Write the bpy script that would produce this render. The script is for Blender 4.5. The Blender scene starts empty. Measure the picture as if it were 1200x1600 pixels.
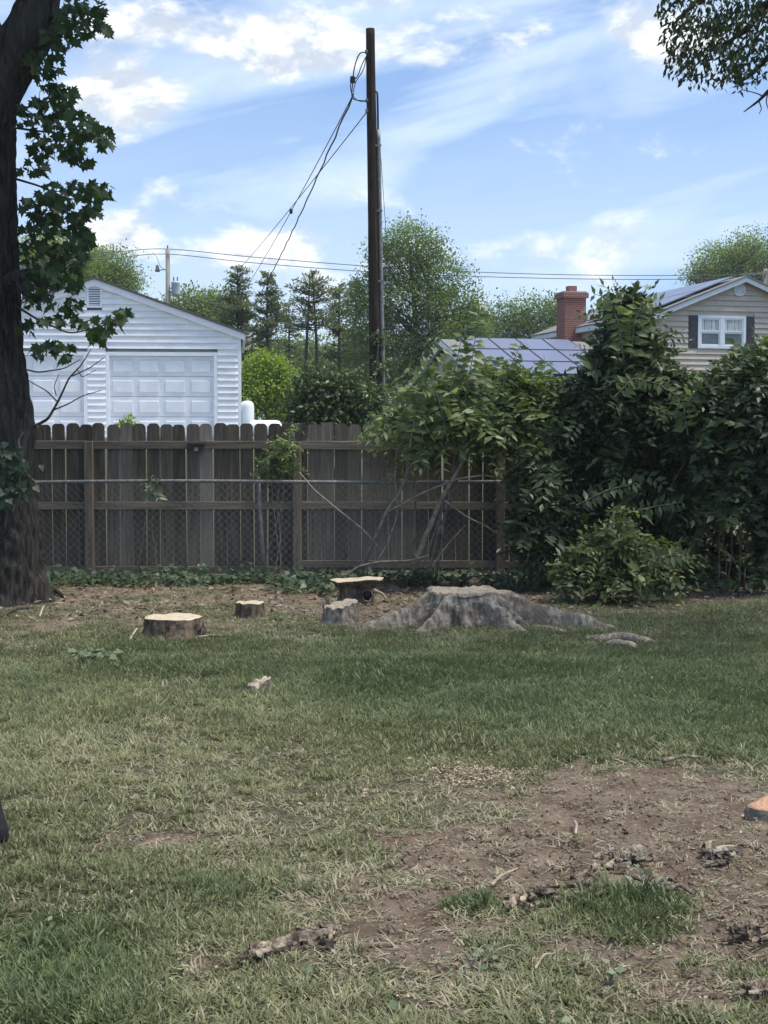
import bpy, math, random
import numpy as np
from mathutils import Vector, Matrix

# ------------------------------------------------------------------ camera
R = math.radians
sc = bpy.context.scene
COL = sc.collection
F = 2311.0; CX, CY, HOR = 600.0, 800.0, 683.0; EYE = 1.6
PITCH = math.atan((CY - HOR) / F)
cam_d = bpy.data.cameras.new('camera'); cam = bpy.data.objects.new('camera', cam_d); COL.objects.link(cam)
cam_d.sensor_fit = 'VERTICAL'; cam_d.sensor_height = 36; cam_d.sensor_width = 27; cam_d.lens = F / 1600 * 36
cam_d.clip_start = .05; cam_d.clip_end = 6000
cam.location = (0, 0, EYE); cam.rotation_euler = (math.pi / 2 - PITCH, 0, 0)
sc.camera = cam

# ------------------------------------------------------------------ exposure
sc.view_settings.view_transform = 'Standard'; sc.view_settings.look = 'None'
sc.view_settings.gamma = 1; sc.view_settings.use_curve_mapping = False
sc.view_settings.exposure = 0.95

# ------------------------------------------------------------------ sky with clouds
SUN_EL, SUN_AZ = R(66), R(98)
world = bpy.data.worlds.new('World'); sc.world = world; world.use_nodes = True

class NT:
    def __init__(s, nt): s.nt = nt; s.nt.nodes.clear()
    def n(s, t, **kw):
        x = s.nt.nodes.new(t)
        for k, v in kw.items(): setattr(x, k, v)
        return x
    def l(s, a, b): s.nt.links.new(a, b)
    def set(s, sock, v):
        if isinstance(v, bpy.types.NodeSocket): s.l(v, sock)
        elif v is not None: sock.default_value = v
    def m(s, op, a, b=None, c=None, clamp=False):
        x = s.n('ShaderNodeMath', operation=op, use_clamp=clamp)
        s.set(x.inputs[0], a); s.set(x.inputs[1], b); s.set(x.inputs[2], c)
        return x.outputs[0]
    def ss(s, v, lo, hi, a=0., b=1.):
        x = s.n('ShaderNodeMapRange', interpolation_type='SMOOTHSTEP')
        s.set(x.inputs['Value'], v); x.inputs['From Min'].default_value = lo; x.inputs['From Max'].default_value = hi
        x.inputs['To Min'].default_value = a; x.inputs['To Max'].default_value = b
        return x.outputs[0]
    def mix(s, f, a, b, blend='MIX'):
        x = s.n('ShaderNodeMix', data_type='RGBA', blend_type=blend)
        s.set(x.inputs[0], f)
        for k, v in ((6, a), (7, b)):
            if isinstance(v, tuple) and len(v) == 3: v = (*v, 1)
            s.set(x.inputs[k], v)
        return x.outputs[2]
    def noise(s, vec, scale, detail=4, rough=.55, dist=0.):
        x = s.n('ShaderNodeTexNoise'); s.set(x.inputs['Vector'], vec)
        x.inputs['Scale'].default_value = scale; x.inputs['Detail'].default_value = detail
        x.inputs['Roughness'].default_value = rough; x.inputs['Distortion'].default_value = dist
        return x.outputs[0]
    def xyz(s, a, b, c=0.):
        x = s.n('ShaderNodeCombineXYZ'); s.set(x.inputs[0], a); s.set(x.inputs[1], b); s.set(x.inputs[2], c)
        return x.outputs[0]

W = NT(world.node_tree)
tc = W.n('ShaderNodeTexCoord'); sep = W.n('ShaderNodeSeparateXYZ'); W.l(tc.outputs['Generated'], sep.inputs[0])
az = W.m('ARCTAN2', sep.outputs[0], sep.outputs[1]); el = W.m('ARCSINE', sep.outputs[2])
sky = W.n('ShaderNodeTexSky', sky_type='NISHITA', sun_disc=False)
sky.sun_elevation = SUN_EL; sky.sun_rotation = SUN_AZ; sky.altitude = 50; sky.air_density = 1.0; sky.dust_density = 1.2; sky.ozone_density = 2.0
# heaped clouds: a few placed banks in front plus scattered ones all round
bank = None
for (bx_, by_, sx_, sy_, amp) in [(210, 180, 108, 55, 1.05), (300, 215, 110, 45, .55), (470, 95, 150, 42, 1.0), (590, 15, 80, 40, .9), (650, 85, 130, 60, .55), (240, 75, 90, 28, .65),
                                 (1010, 85, 70, 45, .85), (180, 375, 70, 35, .9), (430, 385, 120, 45, .75), (560, 420, 160, 40, .45), (270, 300, 60, 25, .4), (850, 395, 330, 55, .33), (360, 330, 200, 40, .36), (1000, 230, 260, 40, .2), (740, 110, 150, 60, .42)]:
    a0 = (bx_ - CX) / F; e0 = (HOR - by_) / F
    t1 = W.m('POWER', W.m('ABSOLUTE', W.m('DIVIDE', W.m('SUBTRACT', az, a0), sx_ / F)), 2.0)
    t2 = W.m('POWER', W.m('ABSOLUTE', W.m('DIVIDE', W.m('SUBTRACT', el, e0), sy_ / F)), 2.0)
    g = W.m('MULTIPLY', W.m('EXPONENT', W.m('MULTIPLY', W.m('ADD', t1, t2), -.8)), amp)
    bank = g if bank is None else W.m('MAXIMUM', bank, g)
q = W.xyz(W.m('MULTIPLY', az, 1.0), W.m('MULTIPLY', el, 1.6), 3.1)
q2 = W.xyz(W.m('MULTIPLY', az, 1.0), W.m('ADD', W.m('MULTIPLY', el, 1.6), .018), 3.1)
n1 = W.noise(q, 14, 6, .6, .25); n2 = W.noise(q2, 14, 5, .6, .25)
scat = W.ss(W.noise(q, 2.6, 3, .5), .56, .72)
scat = W.m('MULTIPLY', scat, W.ss(el, .30, .5))
dens = W.m('ADD', W.m('MAXIMUM', bank, scat), W.m('MULTIPLY', W.m('SUBTRACT', n1, .5), 1.9))
cum = W.ss(dens, .26, .72)
shade = W.ss(W.m('SUBTRACT', n1, n2), -.10, .09)
# thin streaks
u1 = W.m('ADD', W.m('MULTIPLY', az, 1.0), W.m('MULTIPLY', el, .5)); v1 = W.m('SUBTRACT', W.m('MULTIPLY', el, 5.6), W.m('MULTIPLY', az, 1.1))
cn = W.noise(W.xyz(u1, v1, 1.7), 3.0, 6, .52, .35)
ci = W.m('MULTIPLY', W.ss(cn, .30, .66), W.ss(W.noise(q, 7, 5, .6, .4), .28, .58, .6, 1.))
low = W.ss(el, .0, .26, .95, .30)
ci = W.m('MAXIMUM', W.m('MULTIPLY', ci, .80), W.m('MULTIPLY', W.ss(W.noise(W.xyz(u1, v1, 8.2), 1.4, 5, .5), .34, .62), W.m('MULTIPLY', low, .92)))
blue = W.mix(1.0, sky.outputs[0], (.54, .84, 1.22), 'MULTIPLY')
c1 = W.mix(ci, blue, (6.3, 7.5, 8.9))
cc = W.mix(shade, (4.9, 5.5, 6.4), (8.9, 9.0, 9.1))
c2 = W.mix(W.m('MULTIPLY', cum, .93), c1, cc)
bg = W.n('ShaderNodeBackground'); W.l(c2, bg.inputs[0]); bg.inputs[1].default_value = 0.072
wo = W.n('ShaderNodeOutputWorld'); W.l(bg.outputs[0], wo.inputs[0])
world.cycles.sampling_method = 'MANUAL'; world.cycles.sample_map_resolution = 512

# ------------------------------------------------------------------ sun behind thin cloud
sun_d = bpy.data.lights.new('sun', 'SUN'); sun = bpy.data.objects.new('sun', sun_d); COL.objects.link(sun)
sun_d.energy = 2.7; sun_d.angle = R(20); sun_d.color = (1, .94, .82)
sv = Vector((math.sin(SUN_AZ) * math.cos(SUN_EL), math.cos(SUN_AZ) * math.cos(SUN_EL), math.sin(SUN_EL)))
sun.rotation_euler = sv.to_track_quat('Z', 'Y').to_euler(); sun.location = (6, 10, 30)

# ------------------------------------------------------------------ helpers
rng = np.random.default_rng(7); random.seed(7)
cp, sp = math.cos(PITCH), math.sin(PITCH)
def ray(px, py):
    a, b = (px - CX) / F, (CY - py) / F
    return np.array([a, cp + b * sp, -sp + b * cp])
def P(px, py, Y):
    d = ray(px, py); return np.array([0, 0, EYE]) + d * (Y / d[1])
def G(px, py, z=0.):
    d = ray(px, py); return np.array([0, 0, EYE]) + d * ((z - EYE) / d[2])
def proj(X, Y, Z=0.):
    z = Z - EYE; f = Y * cp - z * sp; u = Y * sp + z * cp
    return CX + F * X / f, CY - F * u / f

def _h(i, j, k, s):
    n = (i.astype(np.int64) * 374761393 + j.astype(np.int64) * 668265263 + k.astype(np.int64) * 2147483647 + s * 1274126177) & 0xffffffff
    n = ((n ^ (n >> 13)) * 1274126177) & 0xffffffff
    n = (n ^ (n >> 16)) & 0xffffff
    return n / float(0xffffff)
def vn(x, y, z=0., s=0):
    x, y, z = np.broadcast_arrays(np.asarray(x, float), np.asarray(y, float), np.asarray(z, float))
    i, j, k = np.floor(x), np.floor(y), np.floor(z)
    a, b, c = x - i, y - j, z - k
    a, b, c = a * a * (3 - 2 * a), b * b * (3 - 2 * b), c * c * (3 - 2 * c)
    r = 0
    for di in (0, 1):
        for dj in (0, 1):
            for dk in (0, 1):
                r = r + _h(i + di, j + dj, k + dk, s) * (a if di else 1 - a) * (b if dj else 1 - b) * (c if dk else 1 - c)
    return r
def fbm(x, y, z=0., s=0, o=4):
    r, a, t = 0, 1., 0.
    for q_ in range(o):
        r = r + a * vn(np.asarray(x) * 2 ** q_, np.asarray(y) * 2 ** q_, np.asarray(z) * 2 ** q_, s + q_); t += a; a *= .5
    return r / t
def sstep(a, b, x): t = np.clip((np.asarray(x, float) - a) / (b - a), 0, 1); return t * t * (3 - 2 * t)
def nrm(v): return v / np.maximum(np.linalg.norm(v, axis=-1, keepdims=True), 1e-9)

ORG = {}
def tag(o, label=None, cat=None, group=None, kind=None):
    for k, v in (('label', label), ('category', cat), ('group', group), ('kind', kind)):
        if v: o[k] = v
    return o
def thing(name, label, cat, loc=(0, 0, 0), rz=0., group=None):
    o = bpy.data.objects.new(name, None); COL.objects.link(o); o.location = loc; o.rotation_euler = (0, 0, rz)
    o.empty_display_size = .2; ORG[o] = np.array(loc, float); return tag(o, label, cat, group)
def link(name, me, mat, parent=None, loc=(0, 0, 0), rot=(0, 0, 0), scl=(1, 1, 1)):
    o = bpy.data.objects.new(name, me); COL.objects.link(o)
    if mat is not None and not me.materials: me.materials.append(mat)
    if parent is not None: o.parent = parent
    o.location = loc; o.rotation_euler = rot; o.scale = scl
    return o
def np_mesh(name, V, T, smooth=False, attrs=None):
    """V (n,3), T (m,k) faces of equal size"""
    me = bpy.data.meshes.new(name); V = np.asarray(V, np.float32); T = np.asarray(T, np.int32); k = T.shape[1]
    me.vertices.add(len(V)); me.vertices.foreach_set('co', V.ravel())
    me.loops.add(T.size); me.loops.foreach_set('vertex_index', T.ravel())
    me.polygons.add(len(T)); me.polygons.foreach_set('loop_start', np.arange(0, T.size, k, dtype=np.int32))
    me.polygons.foreach_set('loop_total', np.full(len(T), k, np.int32))
    if smooth: me.polygons.foreach_set('use_smooth', np.ones(len(T), bool))
    for a, v in (attrs or {}).items():
        v = np.asarray(v, np.float32)
        if v.ndim == 1: me.attributes.new(a, 'FLOAT', 'POINT').data.foreach_set('value', v)
        else: me.attributes.new(a, 'FLOAT_VECTOR', 'POINT').data.foreach_set('vector', v.ravel())
    me.update(calc_edges=True); return me
class MB:
    def __init__(s): s.v = []; s.f = []
    def add(s, V, Fc):
        b = len(s.v); s.v += [tuple(map(float, p)) for p in V]; s.f += [tuple(int(i) + b for i in f) for f in Fc]; return s
    def box(s, x0, x1, y0, y1, z0, z1, bev=0.):
        if bev <= 0:
            V = [(x, y, z) for z in (z0, z1) for y in (y0, y1) for x in (x0, x1)]
            return s.add(V, [(0, 2, 3, 1), (4, 5, 7, 6), (0, 1, 5, 4), (2, 6, 7, 3), (0, 4, 6, 2), (1, 3, 7, 5)])
        b = bev
        def ring(z, d): return [(x0 + d, y0, z), (x1 - d, y0, z), (x1, y0 + d, z), (x1, y1 - d, z), (x1 - d, y1, z), (x0 + d, y1, z), (x0, y1 - d, z), (x0, y0 + d, z)]
        def rin(z): return [(min(max(x, x0 + b), x1 - b), min(max(y, y0 + b), y1 - b), z) for x, y, _ in ring(z, b)]
        V = rin(z0) + ring(z0 + b, b) + ring(z1 - b, b) + rin(z1)
        Fc = [tuple(range(7, -1, -1)), tuple(range(24, 32))]
        for r in range(3): Fc += [(r * 8 + i, r * 8 + (i + 1) % 8, (r + 1) * 8 + (i + 1) % 8, (r + 1) * 8 + i) for i in range(8)]
        return s.add(V, Fc)
    def prism(s, poly, axis, a, b):
        """poly of 2-D points extruded along axis 'x','y' or 'z' from a to b"""
        def pt(p, t): return {'y': (p[0], t, p[1]), 'x': (t, p[0], p[1]), 'z': (p[0], p[1], t)}[axis]
        n = len(poly)
        return s.add([pt(p, a) for p in poly] + [pt(p, b) for p in poly],
                     [tuple(range(n)), tuple(range(2 * n - 1, n - 1, -1))] + [(i, i + n, (i + 1) % n + n, (i + 1) % n) for i in range(n)])
    def tube(s, path, rad, n=8, cap=True, disp=None):
        path = np.asarray(path, float); m = len(path); rad = np.broadcast_to(np.asarray(rad, float), (m,))
        T = nrm(np.gradient(path, axis=0)); ref = np.array([1., 0, 0]) if abs(T[0][0]) < .8 else np.array([0, 1., 0])
        U = nrm(np.cross(T[0], ref)); V = []
        for i in range(m):
            U = nrm(U - T[i] * np.dot(U, T[i])); B = np.cross(T[i], U)
            for k in range(n):
                a = 2 * math.pi * k / n; V.append(path[i] + rad[i] * (math.cos(a) * U + math.sin(a) * B))
        Fc = [(i * n + k, i * n + (k + 1) % n, (i + 1) * n + (k + 1) % n, (i + 1) * n + k) for i in range(m - 1) for k in range(n)]
        if cap: Fc += [tuple(range(n - 1, -1, -1)), tuple((m - 1) * n + k for k in range(n))]
        if disp is not None: V = disp(np.array(V))
        return s.add(V, Fc)
    def lathe(s, prof, c, n=16, axis='z'):
        V, Fc = [], []
        for r, z in prof:
            for k in range(n):
                a = 2 * math.pi * k / n
                V.append((c[0] + r * math.cos(a), c[1] + r * math.sin(a), c[2] + z) if axis == 'z' else (c[0] + r * math.cos(a), c[1] + z, c[2] + r * math.sin(a)))
        m = len(prof)
        Fc = [(i * n + k, i * n + (k + 1) % n, (i + 1) * n + (k + 1) % n, (i + 1) * n + k) for i in range(m - 1) for k in range(n)]
        Fc += [tuple(range(n - 1, -1, -1)), tuple((m - 1) * n + k for k in range(n))]
        return s.add(V, Fc)
    def mesh(s, name, off=(0, 0, 0), smooth=False):
        me = bpy.data.meshes.new(name); o = np.asarray(off)
        me.from_pydata([tuple(np.asarray(p) - o) for p in s.v], [], s.f)
        if smooth: me.polygons.foreach_set('use_smooth', np.ones(len(me.polygons), bool))
        me.update(); return me
    def build(s, name, mat, parent=None, smooth=False, local=False, origin=None):
        po = ORG.get(parent, np.zeros(3)) if (parent is not None and not local) else np.zeros(3)
        og = np.asarray(origin, float) if origin is not None else po
        o = link(name, s.mesh(name, og, smooth), mat, parent, loc=tuple(og - po)); ORG[o] = og; return o

# ------------------------------------------------------------------ materials
def mat_new(name):
    m = bpy.data.materials.new(name); m.use_nodes = True; return m, NT(m.node_tree)
def M(name, c1, c2, scale=6., rough=.8, bump=0., bscale=None, stretch=(1, 1, 1), rand=0., detail=5, lo=.35, hi=.68, metal=0., spec=.3, c3=None, c3s=1.3, coord='Object'):
    m, N = mat_new(name)
    t = N.n('ShaderNodeTexCoord'); mp = N.n('ShaderNodeMapping'); mp.inputs['Scale'].default_value = stretch
    N.l(t.outputs[coord], mp.inputs[0])
    oi = N.n('ShaderNodeObjectInfo'); ad = N.n('ShaderNodeVectorMath', operation='ADD'); N.l(mp.outputs[0], ad.inputs[0])
    N.l(N.m('MULTIPLY', oi.outputs['Random'], 37.), ad.inputs[1])
    vec = ad.outputs[0]
    n = N.noise(vec, scale, detail, .6); col = N.mix(N.ss(n, lo, hi), c1, c2)
    if c3: col = N.mix(N.ss(N.noise(vec, c3s, 4, .6), .48, .66), col, c3)
    if rand:
        v = N.m('ADD', 1 - rand, N.m('MULTIPLY', oi.outputs['Random'], 2 * rand))
        col = N.mix(1., col, N.xyz(v, v, v), 'MULTIPLY')
    b = N.n('ShaderNodeBsdfPrincipled'); N.l(col, b.inputs['Base Color']); b.inputs['Roughness'].default_value = rough
    b.inputs['Metallic'].default_value = metal; b.inputs['Specular IOR Level'].default_value = spec
    if bump:
        bn = N.n('ShaderNodeBump'); bn.inputs['Strength'].default_value = bump; bn.inputs['Distance'].default_value = .02
        N.l(N.noise(vec, bscale or scale * 3, 6, .65), bn.inputs['Height']); N.l(bn.outputs[0], b.inputs['Normal'])
    o = N.n('ShaderNodeOutputMaterial'); N.l(b.outputs[0], o.inputs[0]); return m
def leaf_mat(name, dark, light, trans=.35, rough=.5, tip=None, inst=False, spec=.35):
    m, N = mat_new(name)
    a = N.n('ShaderNodeAttribute', attribute_name='tint'); f = a.outputs['Fac']
    col = N.mix(f, dark, light)
    if tip: col = N.mix(N.ss(f, .82, 1.), col, tip)
    b = N.n('ShaderNodeBsdfPrincipled'); N.l(col, b.inputs['Base Color']); b.inputs['Roughness'].default_value = rough; b.inputs['Specular IOR Level'].default_value = spec
    t = N.n('ShaderNodeBsdfTranslucent'); N.l(N.mix(1., col, (1.25, 1.35, .6), 'MULTIPLY'), t.inputs[0])
    x = N.n('ShaderNodeMixShader'); x.inputs[0].default_value = trans; N.l(b.outputs[0], x.inputs[1]); N.l(t.outputs[0], x.inputs[2])
    o = N.n('ShaderNodeOutputMaterial'); N.l(x.outputs[0], o.inputs[0]); return m

WHITE = M('white_vinyl', (.79, .815, .85), (.86, .88, .905), 3, .55, .05, 40, rand=.035, c3=(.72, .735, .75), c3s=.9)
WTRIM = M('white_trim', (.76, .79, .84), (.83, .85, .89), 4, .5)
WDOOR = M('white_door', (.71, .745, .79), (.79, .82, .86), 3, .5, rand=.02)
BEIGE = M('beige_vinyl', (.51, .44, .36), (.57, .495, .41), 3, .6, .05, 40, rand=.04)
SHING = M('roof_shingle', (.07, .07, .075), (.13, .13, .13), 30, .95, .4, 60)
SHING2 = M('grey_shingle', (.15, .15, .15), (.24, .24, .235), 30, .95, .4, 60)
PURPLE = M('shutter_paint', (.045, .04, .055), (.06, .055, .07), 8, .6)
GLASSD = M('window_glass', (.05, .06, .07), (.11, .13, .14), 2.2, .06, spec=.8)
CURT = M('curtain_cloth', (.45, .47, .48), (.68, .70, .70), 5, .9, stretch=(3, 3, .4))
def panel_mat():
    m, N = mat_new('solar_cell'); t = N.n('ShaderNodeTexCoord')
    br = N.n('ShaderNodeTexBrick', offset=0.); N.l(t.outputs['Object'], br.inputs[0]); br.inputs['Scale'].default_value = 1
    br.inputs['Color1'].default_value = (.13, .14, .22, 1); br.inputs['Color2'].default_value = (.12, .13, .21, 1); br.inputs['Mortar'].default_value = (.25, .26, .32, 1)  # cell colours lightened to carry the pale reflected sky
    br.inputs['Brick Width'].default_value = .16; br.inputs['Row Height'].default_value = .16; br.inputs['Mortar Size'].default_value = .004
    b = N.n('ShaderNodeBsdfPrincipled'); N.l(br.outputs[0], b.inputs['Base Color']); b.inputs['Roughness'].default_value = .28; b.inputs['Specular IOR Level'].default_value = .8
    o = N.n('ShaderNodeOutputMaterial'); N.l(b.outputs[0], o.inputs[0]); return m
PANEL = panel_mat()
BLACKM = M('black_metal', (.015, .015, .017), (.03, .03, .032), 9, .5)
GREYM = M('galvanised', (.17, .17, .165), (.27, .27, .26), 14, .6, metal=.3, rand=.05)
WIREM = M('fence_wire', (.17, .17, .16), (.26, .26, .245), 20, .6)
CABLE = M('black_cable', (.02, .022, .026), (.04, .043, .05), 20, .6)
GREYC = M('grey_cable', (.10, .11, .12), (.15, .16, .17), 20, .6)
def brick_mat():
    m, N = mat_new('red_brick'); t = N.n('ShaderNodeTexCoord'); s_ = N.n('ShaderNodeSeparateXYZ'); N.l(t.outputs['Object'], s_.inputs[0])
    br = N.n('ShaderNodeTexBrick'); N.l(N.xyz(N.m('ADD', s_.outputs[0], s_.outputs[1]), s_.outputs[2]), br.inputs[0]); br.inputs['Scale'].default_value = 1
    br.inputs['Color1'].default_value = (.28, .085, .05, 1); br.inputs['Color2'].default_value = (.19, .055, .035, 1); br.inputs['Mortar'].default_value = (.34, .28, .24, 1)
    br.inputs['Brick Width'].default_value = .21; br.inputs['Row Height'].default_value = .075; br.inputs['Mortar Size'].default_value = .008; br.inputs['Bias'].default_value = -.1
    b = N.n('ShaderNodeBsdfPrincipled'); N.l(br.outputs[0], b.inputs['Base Color']); b.inputs['Roughness'].default_value = .9
    bn = N.n('ShaderNodeBump'); bn.inputs['Strength'].default_value = .5; bn.inputs['Distance'].default_value = .01; bn.invert = True; N.l(br.outputs['Fac'], bn.inputs['Height']); N.l(bn.outputs[0], b.inputs['Normal'])
    o = N.n('ShaderNodeOutputMaterial'); N.l(b.outputs[0], o.inputs[0]); return m
BRICK = brick_mat()
CONC = M('concrete', (.30, .29, .27), (.42, .40, .37), 5, .9, .1)
FENCEW = M('weathered_picket', (.088, .072, .055), (.165, .138, .108), 5, .92, .5, 14, stretch=(7, 1, .5), rand=.32, c3=(.10, .09, .066), c3s=.8, spec=.12)
FENCEP = M('pale_picket', (.22, .19, .15), (.31, .27, .22), 5, .92, .4, 14, stretch=(7, 1, .5), rand=.1, spec=.12)
FENCEG = M('grey_picket', (.15, .128, .102), (.235, .205, .168), 5, .92, .45, 14, stretch=(7, 1, .5), rand=.2, spec=.12)
RAILW = M('weathered_rail', (.14, .115, .088), (.235, .198, .155), 5, .92, .45, 14, stretch=(.5, 1, 7), rand=.15, spec=.12)
POSTW = M('weathered_post', (.135, .11, .083), (.23, .19, .148), 5, .92, .5, 14, stretch=(7, 7, .5), rand=.1, spec=.12)
POLEW = M('pole_timber', (.024, .017, .013), (.06, .044, .034), 6, .95, .6, 20, stretch=(6, 6, .35), spec=.1)
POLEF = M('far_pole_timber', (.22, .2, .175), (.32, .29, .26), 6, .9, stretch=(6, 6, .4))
BARKD = M('maple_bark', (.022, .019, .017), (.085, .074, .066), 9, .95, 1., 26, stretch=(3, 3, .55), spec=.1, c3=(.05, .052, .04), c3s=1.6)
BARKG = M('branch_bark', (.05, .043, .036), (.12, .105, .088), 14, .95, .5, 40, spec=.15)
STEMM = M('shrub_stem', (.15, .13, .10), (.32, .28, .225), 14, .9, .4, 40, spec=.2)
BARKS = M('stump_bark', (.065, .048, .035), (.21, .165, .125), 11, .95, .9, 30, stretch=(2, 2, .8), spec=.1)
OLDW = M('old_grey_stump', (.15, .122, .095), (.45, .395, .325), 16, .95, 1., 60, stretch=(1.6, 1.6, .8), spec=.1, c3=(.21, .17, .13), c3s=3.5)
def cut_mat(name, ca, cb, cr, scale=42.):
    m, N = mat_new(name); t = N.n('ShaderNodeTexCoord'); s_ = N.n('ShaderNodeSeparateXYZ'); N.l(t.outputs['Object'], s_.inputs[0])
    rr = N.m('SQRT', N.m('ADD', N.m('POWER', N.m('ABSOLUTE', s_.outputs[0]), 2.), N.m('POWER', N.m('ABSOLUTE', s_.outputs[1]), 2.)))
    nn = N.noise(t.outputs['Object'], 9, 4); w = N.m('SINE', N.m('ADD', N.m('MULTIPLY', rr, scale * 6.), N.m('MULTIPLY', nn, 5.)))
    col = N.mix(N.ss(w, -1., 1.), ca, cb); col = N.mix(N.ss(N.noise(t.outputs['Object'], 14, 5), .5, .7), col, cr)
    b = N.n('ShaderNodeBsdfPrincipled'); N.l(col, b.inputs['Base Color']); b.inputs['Roughness'].default_value = .85
    bn = N.n('ShaderNodeBump'); bn.inputs['Strength'].default_value = .3; N.l(N.noise(t.outputs['Object'], 60, 4), bn.inputs['Height']); N.l(bn.outputs[0], b.inputs['Normal'])
    o = N.n('ShaderNodeOutputMaterial'); N.l(b.outputs[0], o.inputs[0]); return m
CUTW = cut_mat('fresh_cut_wood', (.42, .33, .22), (.58, .49, .36), (.34, .25, .16))
CUTO = cut_mat('orange_cut_wood', (.36, .20, .12), (.44, .26, .16), (.27, .14, .085))
CUTG = cut_mat('grey_cut_wood', (.30, .235, .17), (.40, .33, .25), (.22, .165, .115))
WOODL = M('splintered_wood', (.24, .185, .13), (.44, .36, .26), 12, .85, .4, 40)
BARKP = M('bark_flake', (.06, .046, .035), (.36, .29, .22), 18, .95, .8, 40, rand=.35)
BLACKB = M('black_fabric', (.012, .012, .016), (.022, .022, .028), 20, .8, .3)
WPLAST = M('white_plastic', (.76, .78, .80), (.82, .84, .86), 3, .4)

L_MAPLE = leaf_mat('maple_leaf', (.022, .045, .018), (.045, .085, .026), .35)
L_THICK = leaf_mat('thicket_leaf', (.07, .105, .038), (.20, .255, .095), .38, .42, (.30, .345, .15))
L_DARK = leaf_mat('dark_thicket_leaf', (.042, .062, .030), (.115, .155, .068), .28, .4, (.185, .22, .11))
L_PILE = leaf_mat('cut_branch_leaf', (.06, .085, .032), (.17, .205, .08), .3, .42, (.26, .29, .14))
L_FAR = leaf_mat('far_leaf', (.09, .135, .045), (.19, .25, .085), .5, .6)
L_FARY = leaf_mat('far_yellowgreen_leaf', (.11, .16, .042), (.23, .29, .085), .5, .6)
L_CONE = leaf_mat('far_needle', (.08, .098, .058), (.165, .195, .105), .45, .6)
L_BRIGHT = leaf_mat('bright_leaf', (.15, .22, .035), (.33, .43, .09), .45, .5)
L_IVY = leaf_mat('ivy_leaf', (.035, .06, .032), (.095, .14, .075), .25, .45)
L_OVER = leaf_mat('overhang_leaf', (.016, .03, .012), (.042, .065, .022), .3)
L_LITTER = leaf_mat('leaf_litter', (.07, .055, .04), (.30, .25, .19), .05, .8)
L_WEED = leaf_mat('weed_leaf', (.08, .11, .06), (.19, .23, .14), .2, .6)
L_CHIP = leaf_mat('wood_chip', (.17, .13, .085), (.47, .385, .275), .02, .8)

# ------------------------------------------------------------------ leaves as geometry
T_OVAL = (np.array([[0, 0, 0], [.42, -.5, .12], [.42, .5, .12], [1, 0, -.15], [.45, 0, 0]]), np.array([[0, 1, 4], [0, 4, 2], [1, 3, 4], [4, 3, 2]]))
T_TRI = (np.array([[0, 0, 0], [.5, -.5, .1], [1, 0, 0], [.5, .5, .1]]), np.array([[0, 1, 2], [0, 2, 3]]))
half = [(-.10, .30), (.12, .26), (.36, .56), (.42, .27), (.64, .31), (.60, .16)]
outl = [(0, 0)] + half + [(1, 0)] + [(a, -b) for a, b in reversed(half)]
T_MAPLE = (np.array([(.3, 0, -.05)] + [(a, b, .10 * abs(b) - .1 * max(a - .5, 0)) for a, b in outl]), np.array([[0, 1 + i, 1 + (i + 1) % len(outl)] for i in range(len(outl))]))
T_IVY = (np.array([(.35, 0, 0), (0, 0, 0), (-.05, -.4, .05), (.3, -.5, .06), (.55, -.27, 0), (1, 0, -.08), (.55, .27, 0), (.3, .5, .06), (-.05, .4, .05)]), np.array([[0, i, i + 1] for i in range(1, 8)] + [[0, 8, 1]]))
def leaf_mesh(name, C, A, N, L, Wd, tint, tpl=T_OVAL):
    C = np.asarray(C); n = len(C); A = nrm(A); N = nrm(N - A * np.sum(A * N, 1, keepdims=True)); B = np.cross(N, A)
    t, f = tpl; L = np.broadcast_to(L, (n,)); Wd = np.broadcast_to(Wd, (n,))
    V = C[:, None] + t[None, :, 0, None] * (A * L[:, None])[:, None] + t[None, :, 1, None] * (B * Wd[:, None])[:, None] + t[None, :, 2, None] * (N * Wd[:, None])[:, None]
    T = (f[None] + (np.arange(n) * len(t))[:, None, None]).reshape(-1, 3)
    return np_mesh(name, V.reshape(-1, 3), T, False, {'tint': np.repeat(np.clip(tint, 0, 1), len(t))})
def leaf_obj(name, mat, parent, *a, **k):
    a = list(a); og = ORG.get(parent, np.zeros(3)) if parent is not None else np.zeros(3)
    a[0] = np.asarray(a[0]) - og
    o = link(name, leaf_mesh(name, *a, **k), mat, parent); ORG[o] = og; o['kind'] = 'stuff'; return o
def rdir(n, r=rng): return nrm(r.normal(size=(n, 3)))
def blob_pts(blobs, n, shell=.5, lump=.35, r=rng, seed=3):
    """points in lumpy ellipsoids (cx,cy,cz,rx,ry,rz[,w])"""
    B = np.array([b[:6] for b in blobs], float); w = np.array([(b[6] if len(b) > 6 else 1) * (b[3] * b[5]) for b in blobs]); w = w / w.sum()
    i = r.choice(len(B), n, p=w); d = rdir(n, r); q_ = r.uniform(shell ** 3, 1, n) ** (1 / 3)
    lm = 1 - lump + 2 * lump * fbm(d[:, 0] * 2.3 + i * 7.1, d[:, 1] * 2.3, d[:, 2] * 2.3, seed, 3)
    return B[i, :3] + d * B[i, 3:] * (q_ * lm)[:, None], d, i
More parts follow.
